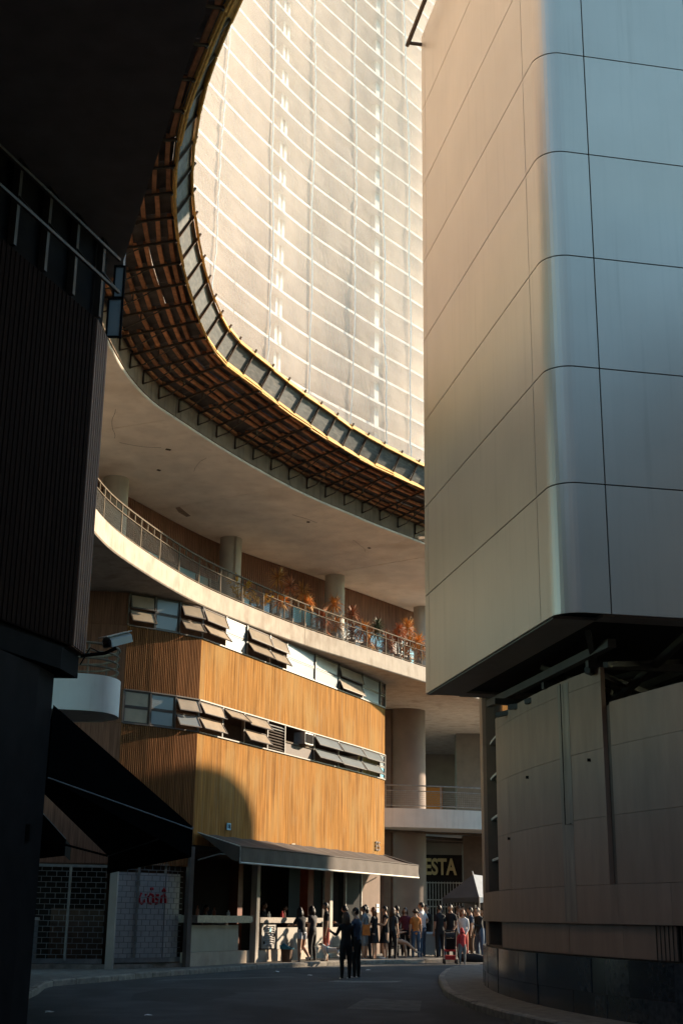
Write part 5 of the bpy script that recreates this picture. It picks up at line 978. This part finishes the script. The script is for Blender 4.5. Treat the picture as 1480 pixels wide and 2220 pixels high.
    if skirt:
        L_, m_, fl = skirt; sb_ = MB(); c0 = P['wai'] + V(0, 0, -0.04); n = 18; vs = []; rows = 6
        kl, kr = P['knL'], P['knR']; low = (kl + kr) / 2
        for j in range(rows + 1):
            f = j / rows; c = c0.lerp(pel.lerp(low, L_ * 1.0), f); rx = (0.145 + fl * f) * slim + 0.02 * f; ry = (0.112 + fl * 0.8 * f) * slim + abs(kl.y - kr.y) * 0.25 * f
            for i in range(n): a = 2 * math.pi * i / n; w_ = 1 + 0.05 * f * math.sin(a * 5); vs.append(c + V(math.cos(a) * rx * w_, math.sin(a) * ry * w_, 0))
        sb_.add(vs, [(j * n + i, j * n + (i + 1) % n, (j + 1) * n + (i + 1) % n, (j + 1) * n + i) for j in range(rows) for i in range(n)]); child('skirt', sb_, 'cloth_' + m_)
    if trouser and trouser < 0.9 and not skirt:
        for s, n_ in ((-1, 'L'), (1, 'R')):
            sh_ = MB(); a, b = P['hi' + n_], P['kn' + n_]; e = a.lerp(b, trouser * 1.25 if trouser < 0.6 else 0.95); sh_.tube([a + V(0, 0, 0.04), a.lerp(e, 0.5), e], [0.100 * slim, 0.098 * slim, 0.098 * slim], 14, cap=False); child('shorts_leg', sh_, 'cloth_' + legs)
    t['_x'] = 0; del t['_x']; return t, P, X
def wp(t, X, p): return Vector(ORG[t.name]) + X @ p
PB = {}
BENT = ((0.25, 0.15, -1), (-0.1, 0.9, 0.25))
def pz(y): return gz(y) + 0.125
PB['w1'] = person(-1.05, 42.3, pz(42.3), 1.60, 40, 'woman in dark top and pale patterned shorts leaning on the bar counter', 'black', 'pattern', 'white', 'tan', 'black', 0.28, 0.5, 0.3, arms={-1: ((-0.2, 0.5, -0.8), (0.2, 1, 0.1)), 1: ((0.2, 0.5, -0.8), (-0.2, 1, 0.1))}, legdirs={1: ((0.1, 0.25, -1), (0.1, -0.75, -0.8)), -1: ((-0.03, 0, -1), (0, 0, -1))}, lean=(0, 0.18))
PB['m2'] = person(-0.30, 43.2, pz(43.2), 1.74, 95, 'man in black t-shirt and brick red shorts holding the dog lead', 'black', 'brick', 'black', 'tan', 'black', 0, 0.5, 0.7, arms={1: ((0.15, 0.05, -1), (0.0, 0.2, -1))}, look=20)
PB['w4'] = person(0.26, 35.3, gz(35.3), 1.62, 20, 'long haired woman in black jacket standing in the road', 'black', 'black', 'white', 'light', 'brown', 0.38, 1.0, 1.0, arms={-1: ((-0.3, 0.5, -0.9), (-0.2, 1, 0.3))}, look=35)
PB['m4'] = person(0.54, 36.0, gz(36.0), 1.72, 60, 'man in navy long sleeves standing in the road beside the long haired woman', 'navy', 'black', 'white', 'light', 'black', 0, 1.0, 1.0, arms={-1: ((-0.2, 0.5, -0.9), (0.2, 0.9, 0.3))}, look=10)
PB['m5'] = person(0.95, 45.5, pz(45.5), 1.66, 60, 'man in grey t-shirt and grey shorts facing the bar', 'grey', 'grey', 'white', 'tan', 'black', 0, 0.5, 0.75, arms={1: BENT})
PB['w6'] = person(1.28, 45.6, pz(45.6), 1.62, 70, 'long haired woman in black dress carrying an orange bag', 'black', 'black', 'black', 'light', 'fair', 0.32, 0.5, 0.0, skirt=(0.85, 'black', 0.06), arms={-1: ((-0.2, 0.4, -1), (0, 0.9, 0.4))})
PB['p7'] = person(1.66, 45.8, pz(45.8), 1.66, 100, 'person in sleeveless black top and black skirt with crossed legs', 'black', 'black', 'white', 'light', 'black', 0.0, 0.2, 0.0, skirt=(0.9, 'black', 0.05), arms={-1: ((-0.2, 0.4, -1), (0.3, 0.9, 0.2)), 1: ((0.2, 0.4, -1), (-0.3, 0.9, 0.2))}, legdirs={1: ((0.12, 0.25, -1), (0.25, -0.25, -1))}, look=-20)
PB['s8'] = person(2.02, 47.0, pz(47.0), 1.66, -75, 'seated person in grey top stretching one bare leg out', 'grey', 'black', 'grey', 'light', 'fair', 0.12, 0.5, 0.0, skirt=(0.75, 'black', 0.02), arms={-1: ((-0.3, 0.5, -0.8), (0, 0.9, 0.3)), 1: ((0.3, 0.4, -0.9), (0, 1, 0.2))}, legdirs={-1: ((-0.15, 0.95, -0.35), (0, 0.15, -1)), 1: ((0.1, 1, -0.25), (0.05, 0.75, -0.62))}, lean=(0, -0.3))
PB['w9'] = person(2.46, 48.6, pz(48.6), 1.62, 170, 'woman in maroon cardigan standing behind the seated person', 'maroon', 'black', 'black', 'light', 'brown', 0.22, 1.0, 1.0, arms={1: BENT})
PB['w10'] = person(2.76, 47.4, pz(47.4), 1.58, 10, 'woman in orange top and jeans seen from behind', 'orange', 'denim', 'black', 'light', 'brown', 0.06, 0.5, 1.0)
PB['m11'] = person(3.02, 47.9, pz(47.9), 1.80, 60, 'man in white t-shirt with one hand on his hip', 'white', 'denim', 'white', 'light', 'black', 0, 0.5, 1.0, arms={1: ((0.75, -0.15, -0.75), (-0.75, 0.3, -0.55))}, look=20)
PB['m13'] = person(3.62, 47.6, pz(47.6), 1.72, 20, 'man in black t-shirt standing left of the stroller', 'black', 'black', 'black', 'tan', 'black', 0, 0.5, 1.0, arms={1: ((0.3, 0.2, -1), (0.1, 0.5, -0.9))}, look=-30)
PB['m14'] = person(4.02, 47.9, pz(47.9), 1.74, 160, 'man in black t-shirt with bare forearms facing the street behind the stroller', 'black', 'black', 'black', 'tan', 'black', 0, 0.5, 1.0, arms={-1: ((-0.3, 0.2, -1), (0.3, 0.6, -0.7))})
PB['w16'] = person(4.32, 46.4, pz(46.4), 1.58, 165, 'woman in white long sleeved top and red trousers beside the stroller', 'white', 'brick', 'black', 'light', 'fair', 0.18, 1.0, 1.0, arms={-1: ((-0.15, 0.1, -1), (0.3, 0.6, -0.8)), 1: ((0.15, 0.1, -1), (-0.3, 0.6, -0.8))}, lean=(0, 0.06), look=15)
PB['m17'] = person(4.72, 47.7, pz(47.7), 1.66, 90, 'man in teal t-shirt and brown trousers at the right of the crowd', 'navy', 'brown', 'black', 'light', 'black', 0, 0.5, 1.0)
PB['w18'] = person(5.02, 48.6, pz(48.6), 1.56, 100, 'woman in pale top and jeans, rightmost of the crowd', 'grey', 'denim', 'white', 'light', 'brown', 0.2, 0.5, 1.0, arms={1: BENT})
PB['c15'] = person(4.16, 45.2, gz(45.2), 1.12, 20, 'child in hooded red jacket standing by the stroller', 'red', 'grey', 'white', 'light', 'brown', 0, 1.0, 1.0, hood='red', slim=1.25)
PB['x1'] = person(0.35, 44.6, pz(44.6), 1.66, 65, 'dark clothed person at the bar between the dog and the man in grey', 'charcoal', 'black', 'black', 'tan', 'black', 0.1, 1.0, 1.0, arms={-1: BENT}, lean=(0, 0.1))
PB['x2'] = person(4.55, 49.3, pz(49.3), 1.70, 200, 'dark clothed person under the tent behind the woman in white', 'charcoal', 'black', 'black', 'tan', 'black', 0, 0.5, 1.0, arms={1: BENT})
PB['x3'] = person(5.35, 49.6, pz(49.6), 1.62, 130, 'dark clothed person under the tent at the stone corner', 'black', 'denim', 'black', 'light', 'brown', 0.2, 1.0, 1.0)
PB['x4'] = person(2.2, 48.9, pz(48.9), 1.68, 80, 'person in charcoal top behind the seated person, near the brown wall', 'charcoal', 'black', 'black', 'tan', 'black', 0, 0.5, 1.0, arms={1: BENT})
for (x, y, h_, fc, tp_c, lg, hl, lab) in ((3.3, 49.2, 1.72, 150, 'black', 'black', 0.0, 'man in black standing behind the litter bin'), (3.78, 48.9, 1.64, 30, 'charcoal', 'denim', 0.25, 'long haired person in charcoal behind the black t-shirt man'), (4.3, 48.6, 1.70, 250, 'brown', 'black', 0.0, 'person in brown top under the tent edge'), (1.05, 46.3, 1.70, 40, 'black', 'charcoal', 0.2, 'person in black close to the glass door'), (1.9, 46.2, 1.62, -40, 'charcoal', 'black', 0.3, 'long haired person in charcoal left of the seated person'), (-0.75, 43.4, 1.64, 55, 'charcoal', 'black', 0.25, 'dark haired person leaning at the counter left of the man with the dog'), (4.95, 47.0, 1.66, 120, 'black', 'denim', 0.0, 'man in black t-shirt near the stone corner')):
    person(x, y, pz(y), h_, fc, lab, tp_c, lg, 'black', random.choice(['tan', 'light']), random.choice(['black', 'brown']), hl, random.choice([0.5, 1.0]), 1.0, arms={random.choice([-1, 1]): BENT}, legdirs={1: ((0.1, 0.08, -1), (0.02, -0.12, -1))}, lean=(0, random.uniform(0, 0.12)), look=random.uniform(-30, 30))
gi = 'people behind the counter'
for (s, o, h_, lab) in ((8.2, -0.9, 1.68, 'dim figure behind the counter, left of the woman in shorts'), (9.3, -1.2, 1.72, 'dim figure behind the counter near the woman in shorts'), (10.4, -1.0, 1.64, 'dim figure behind the counter, left of the man with the dog'), (5.35, -1.1, 1.58, 'dim figure behind the left counter')):
    p, d, n_ = fp(s, o); person(p.x, p.y, 0.16, h_, math.degrees(math.atan2(-n_.x, n_.y)), lab, 'black', 'black', 'black', 'brown', 'black', 0.0, 0.5, 1.0, arms={1: BENT}, group=gi)
# stool under the seated person
st = thing('stool', 'small dark stool under the seated person', 'stool', (1.98, 47.0, pz(47))); mb = MB(); mb.box((1.98, 47.0, pz(47) + 0.36), (0.34, 0.34, 0.04)); part('seat', mb, 'black_paint', st)
for sx in (-1, 1):
    for sy in (-1, 1): mb = MB(); mb.bar((1.98 + sx * 0.12, 47 + sy * 0.12, pz(47) + 0.34), (1.98 + sx * 0.16, 47 + sy * 0.16, pz(47)), 0.03); part('leg', mb, 'black_paint', st)
# shoulder bag
t, P, X = PB['w6']; q = wp(t, X, P['elL']) + Vector((-0.12, -0.1, -0.12)); bg_ = thing('shoulder_bag', 'orange shoulder bag on the woman in the black dress', 'bag', (q.x, q.y, q.z - 0.2)); mb = MB(); mb.add([q + Vector(p) for p in ((-.13, -.05, -.18), (.13, -.05, -.18), (.13, .05, -.18), (-.13, .05, -.18), (-.11, -.03, .16), (.11, -.03, .16), (.11, .03, .16), (-.11, .03, .16))], [(0, 3, 2, 1), (4, 5, 6, 7), (0, 1, 5, 4), (1, 2, 6, 5), (2, 3, 7, 6), (3, 0, 4, 7)]); part('pouch', mb, 'cloth_orange', bg_)
mb = MB(); mb.tube([q + Vector((-.1, 0, .15)), q + Vector((0.02, 0.02, .42)), q + Vector((.1, 0, .15))], 0.012, 6); part('strap', mb, 'cloth_brown', bg_)
# dog
def dog(x, y, z, face):
    t = thing('dog', 'white dog with dark ears in a blue harness on a lead', 'dog', (x, y, z)); J = {}; rad = {}; E_ = []
    def vx(n, p, r, par=None):
        J[n] = V(*p); rad[n] = r
        if par: E_.append((par, n))
    vx('loin', (0, -0.08, 0.34), (0.075, 0.085)); vx('rump', (0, -0.22, 0.35), (0.07, 0.08), 'loin'); vx('rib', (0, 0.08, 0.33), (0.085, 0.105), 'loin'); vx('chest', (0, 0.22, 0.34), (0.08, 0.10), 'rib'); vx('neck', (0, 0.30, 0.44), (0.055, 0.065), 'chest'); vx('skull', (0, 0.35, 0.52), (0.062, 0.06), 'neck'); vx('muz', (0, 0.43, 0.50), (0.036, 0.034), 'skull'); vx('nose', (0, 0.47, 0.495), (0.024, 0.022), 'muz')
    vx('tail0', (0, -0.31, 0.38), (0.02, 0.02), 'rump'); vx('tail1', (0, -0.36, 0.46), (0.014, 0.014), 'tail0'); vx('tail2', (0, -0.34, 0.55), (0.008, 0.008), 'tail1')
    for s, n in ((-1, 'L'), (1, 'R')):
        vx('sh' + n, (s * 0.06, 0.22, 0.27), (0.045, 0.055), 'chest'); vx('el' + n, (s * 0.068, 0.19, 0.19), (0.03, 0.034), 'sh' + n); vx('wr' + n, (s * 0.068, 0.20 + s * .02, 0.08), (0.020, 0.022), 'el' + n); vx('pw' + n, (s * 0.068, 0.225 + s * .02, 0.018), (0.022, 0.018), 'wr' + n)
        vx('hp' + n, (s * 0.06, -0.22, 0.27), (0.052, 0.06), 'rump'); vx('kn' + n, (s * 0.07, -0.15 + s * .02, 0.20), (0.034, 0.038), 'hp' + n); vx('hk' + n, (s * 0.07, -0.29 + s * .02, 0.12), (0.020, 0.022), 'kn' + n); vx('hf' + n, (s * 0.07, -0.275 + s * .02, 0.03), (0.018, 0.018), 'hk' + n); vx('ht' + n, (s * 0.07, -0.24 + s * .02, 0.016), (0.022, 0.016), 'hf' + n)
    nm = list(J); ix = {n: i for i, n in enumerate(nm)}; me = bpy.data.meshes.new('dg'); me.from_pydata([J[n] for n in nm], [(ix[a], ix[b]) for a, b in E_], []); o = bpy.data.objects.new('dg', me); COL.objects.link(o); o.modifiers.new('s', 'SKIN')
    if not me.skin_vertices:
        bm = bmesh.new(); bm.from_mesh(me); bm.verts.layers.skin.verify(); bm.to_mesh(me); bm.free()
    for n in nm: me.skin_vertices[0].data[ix[n]].radius = rad[n]; me.skin_vertices[0].data[ix[n]].use_root = n == 'loin'
    o.modifiers.new('u', 'SUBSURF').levels = 1; bme = bpy.data.meshes.new_from_object(o.evaluated_get(bpy.context.evaluated_depsgraph_get())); bpy.data.objects.remove(o)
    bme.materials.clear(); bme.materials.append(MATS['fur_white']); bme.materials.append(MATS['fur_dark']); bme.polygons.foreach_set('use_smooth', [True] * len(bme.polygons))
    for pf in bme.polygons:
        c = pf.center
        if (c.y > 0.31 and c.z > 0.50 and c.y < 0.42) or (c.y < -0.17 and c.z > 0.36 and c.y > -0.27) or c.y > 0.468: pf.material_index = 1
    X = Matrix.Rotation(R(face), 4, 'Z'); bme.transform(X); b = bpy.data.objects.new('body', bme); COL.objects.link(b); b.parent = t; ORG[b.name] = ORG[t.name]
    for s in (-1, 1):
        mb = MB(); mb.add([Vector((x, y, z)) + X @ V(*p) for p in ((s * 0.03, 0.32, 0.57), (s * 0.065, 0.33, 0.555), (s * 0.055, 0.335, 0.635), (s * 0.045, 0.30, 0.56))], [(0, 1, 2), (1, 3, 2), (3, 0, 2), (0, 3, 1)]); part('ear', mb, 'fur_dark', t)
    mb = MB(); ring = [Vector((x, y, z)) + X @ V(math.cos(a) * 0.096, 0.12 + 0.015 * math.sin(a), 0.335 + math.sin(a) * 0.115) for a in [2 * math.pi * i / 16 for i in range(17)]]; mb.tube(ring, 0.016, 6, cap=False); part('harness', mb, 'cloth_teal', t, smooth=True)
    return Vector((x, y, z)) + X @ V(0, 0.10, 0.46)
mat('fur_white', (0.62, 0.58, 0.52), 0.85, 0.1); mat('fur_dark', (0.06, 0.045, 0.035), 0.85, 0.1)
hk = dog(-0.12, 42.75, pz(42.75), 70)
t, P, X = PB['m2']; hnd = wp(t, X, P['paR']); mb = MB(); mb.tube([hnd, hnd.lerp(hk, 0.5) + Vector((0, 0, -0.05)), hk], 0.008, 6); single('dog_lead', mb, 'blue_sign', 'blue lead from the man in red shorts to the dog', 'lead')
# litter bin
bn = thing('litter_bin', 'grey wheeled litter bin beside the man in white', 'bin', (3.32, 48.7, pz(48.7))); zb = pz(48.7); mb = MB(); mb.add([(3.32 + sx * a, 48.7 + sy * a, z) for z, a in ((zb + 0.05, 0.19), (zb + 0.72, 0.25)) for sx, sy in ((-1, -1), (1, -1), (1, 1), (-1, 1))], [(3, 2, 1, 0), (4, 5, 6, 7), (0, 1, 5, 4), (1, 2, 6, 5), (2, 3, 7, 6), (3, 0, 4, 7)]); part('body', mb, 'plastic_grey', bn)
mb = MB(); mb.add([(3.32 + sx * a, 48.7 + sy * a, z) for z, a in ((zb + 0.725, 0.28), (zb + 0.76, 0.28), (zb + 0.82, 0.2)) for sx, sy in ((-1, -1), (1, -1), (1, 1), (-1, 1))], [(3, 2, 1, 0), (8, 9, 10, 11)] + [(r * 4 + i, r * 4 + (i + 1) % 4, r * 4 + 4 + (i + 1) % 4, r * 4 + 4 + i) for r in (0, 1) for i in range(4)]); part('lid', mb, 'plastic_grey', bn)
for sx in (-1, 1): mb = MB(); mb.tube([(3.32 + sx * 0.16, 48.6, zb + 0.07), (3.32 + sx * 0.21, 48.6, zb + 0.07)], 0.07, 12); part('wheel', mb, 'black_paint', bn)
# stroller
so = Vector((3.78, 45.5, gz(45.5))); sr = thing('stroller', 'black and red folding stroller parked at the kerb', 'stroller', so)
for sx in (-0.2, 0.2):
    mb = MB(); mb.tube([so + Vector((sx, 0.3, 0.08)), so + Vector((sx, 0.05, 0.5)), so + Vector((sx, -0.2, 0.95)), so + Vector((sx, -0.33, 1.05))], 0.014, 8); part('frame_tube', mb, 'steel_grey', sr); mb = MB(); mb.tube([so + Vector((sx, -0.3, 0.08)), so + Vector((sx, 0.02, 0.55))], 0.014, 8); part('frame_tube', mb, 'steel_grey', sr)
    for sy in (-0.3, 0.3): w_ = thing and MB(); w_.tube([so + Vector((sx - 0.02, sy, 0.08)), so + Vector((sx + 0.02, sy, 0.08))], 0.08, 16); part('wheel', w_, 'black_paint', sr)
mb = MB(); mb.tube([so + Vector((-0.2, -0.33, 1.05)), so + Vector((0.2, -0.33, 1.05))], 0.018, 8); part('handle', mb, 'black_paint', sr)
mb = MB(); mb.box(None, (0.36, 0.34, 0.06), mtx=Matrix.Translation(so + Vector((0, 0.08, 0.42)))); part('seat', mb, 'cloth_red', sr); mb = MB(); mb.box(None, (0.28, 0.05, 0.4), mtx=Matrix.Translation(so + Vector((0, -0.1, 0.62))) @ Matrix.Rotation(R(20), 4, 'X')); part('backrest', mb, 'cloth_black', sr)
mb = MB(); vs = [so + Vector((sx, -0.1 + math.cos(a) * 0.24, 0.80 + math.sin(a) * 0.2)) for a in (0.9, 1.4, 1.9, 2.4, 2.9) for sx in (-0.15, 0.15)]; mb.add(vs, [(2 * i, 2 * i + 1, 2 * i + 3, 2 * i + 2) for i in range(4)]); part('hood', mb, 'cloth_black', sr); mb = MB(); mb.box(None, (0.34, 0.3, 0.14), mtx=Matrix.Translation(so + Vector((0, 0, 0.2)))); part('basket', mb, 'cloth_red', sr)
# bag on the ground
bq = Vector((4.62, 46.2, gz(46.2) + 0.02)); hb = thing('holdall', 'long black holdall lying on the kerb near the stroller', 'bag', bq); mb = MB(); mb.tube([bq + Vector((-0.5, 0.0, 0.12)), bq + Vector((-0.42, 0, 0.15)), bq + Vector((0.1, 0.02, 0.15)), bq + Vector((0.42, 0.03, 0.12)), bq + Vector((0.5, 0.03, 0.11))], [0.06, 0.13, 0.145, 0.10, 0.05], 12); part('body', mb, 'cloth_black', hb, smooth=True); mb = MB(); mb.tube([bq + Vector((-0.2, -0.02, 0.27)), bq + Vector((-0.08, -0.02, 0.36)), bq + Vector((0.05, -0.02, 0.27))], 0.012, 6); part('handle', mb, 'cloth_black', hb)
# crate with a blue bag by the counter
cq = Vector((-1.5, 42.05, pz(42.05))); cr = thing('waste_basket', 'dark basket with bright blue liner below the counter', 'basket', cq); mb = MB(); mb.tube([cq, cq + Vector((0, 0, 0.4))], [0.14, 0.19], 14); part('basket', mb, 'cloth_brown', cr); mb = MB(); mb.tube([cq + Vector((0, 0, 0.37)), cq + Vector((0, 0, 0.44)), cq + Vector((0.02, 0, 0.47))], [0.205, 0.23, 0.17], 14); part('liner', mb, 'cloth_teal', cr)
# litter on the road
for i, (x, y, lab) in enumerate(((-1.62, 38.2, 'crumpled white litter in the road below the louvred cabinet'), (-0.69, 36.4, 'tiny white litter scrap left of the couple in the road'), (0.95, 39.9, 'white paper scrap right behind the couple in the road'), (-3.06, 22.8, 'white litter scrap in the near road'), (-4.75, 23.2, 'white litter scrap by the left kerb'))):
    mb = MB(); n = 7; zz = gz(y) + 0.006; ring = [(x + math.cos(a) * random.uniform(0.04, 0.11), y + math.sin(a) * random.uniform(0.04, 0.1), zz + random.uniform(0.0, 0.03)) for a in [2 * math.pi * k / n for k in range(n)]]; mb.add(ring + [(x, y, zz + 0.03)], [(k, (k + 1) % n, n) for k in range(n)]); single('litter', mb, 'white_paint', lab, 'litter', 'litter in the road')
# ------------------------------------------------------------------ unseen blocks added out of frame to shade the street
ea = Vector((math.cos(R(SUN_AZ)), math.sin(R(SUN_AZ)))); eq = Vector((-ea.y, ea.x))
zc = 3.2 + 22.5 * math.tan(R(SUN_EL))
prof = [(17, -1), (34.4, -1), (34.45, zc - 2.2)] + [(32.2 + 3.0 * math.cos(a), zc + 3.0 * math.sin(a)) for a in [R(-45 + 135 * k / 14) for k in range(15)]] + [(28, zc + 3.0), (28, 17.3), (17, 17.3)]  # outline of an added blocker, shaped to throw the arc shadow on the timber
nb = thing('arc_shadow_blocker', 'plain unseen rounded shoulder block added to cast the arc shadow', 'building', (17, 48, 0)); mb = MB(); n = len(prof); vs = []
for p_ in (42, 50):
    for q, z in prof: c = ea * p_ + eq * q; vs.append((c.x, c.y, z))
mb.add(vs, [tuple(range(n)), tuple(reversed(range(n, 2 * n)))] + [(i, n + i, n + (i + 1) % n, (i + 1) % n) for i in range(n)]); part('wall', mb, 'blocker_wall', nb)
for r_ in range(4):
    for k in range(6):
        c = ea * 41.97 + eq * (18.5 + k * 2.2); mb = MB(); mb.box(None, (0.06, 1.2, 1.3), mtx=frame(c.x, c.y, ea.x, ea.y, 2 + r_ * 3.1)); part('window', mb, 'pane_dark', nb)
def shade_block(name, label, x0, x1, y0, y1, h):
    t = thing(name, label, 'building', ((x0 + x1) / 2, (y0 + y1) / 2, -0.3)); mb = MB(); mb.prism([(x0, y0), (x1, y0), (x1, y1), (x0, y1)], -0.4, h); part('wall', mb, 'blocker_wall', t); mb = MB(); mb.prism([(x0 - .2, y0 - .2), (x1 + .2, y0 - .2), (x1 + .2, y1 + .2), (x0 - .2, y1 + .2)], h + .002, h + 0.4); part('roof', mb, 'left_wall', t); return t
t = shade_block('light_blocker', 'plain unseen block added behind the camera to cut sky light', -24, 24, -28, -9, 22)  # added unseen block, keeps low sky light off the street
for r_ in range(6):
    for k in range(9): mb = MB(); mb.box((-18 + k * 4.5, -8.98, 2 + r_ * 3.1), (1.6, 0.08, 1.5)); part('window', mb, 'pane_dark', t)
t = shade_block('light_blocker', 'plain unseen block added at the right to darken the street', 10.0, 24, -8.5, 17, 13)  # added unseen block, darkens the near street and the panel reflections
for r_ in range(4):
    for k in range(6): mb = MB(); mb.box((9.98, -6.5 + k * 4.2, 2 + r_ * 3.1), (0.08, 1.6, 1.5)); part('window', mb, 'pane_dark', t)
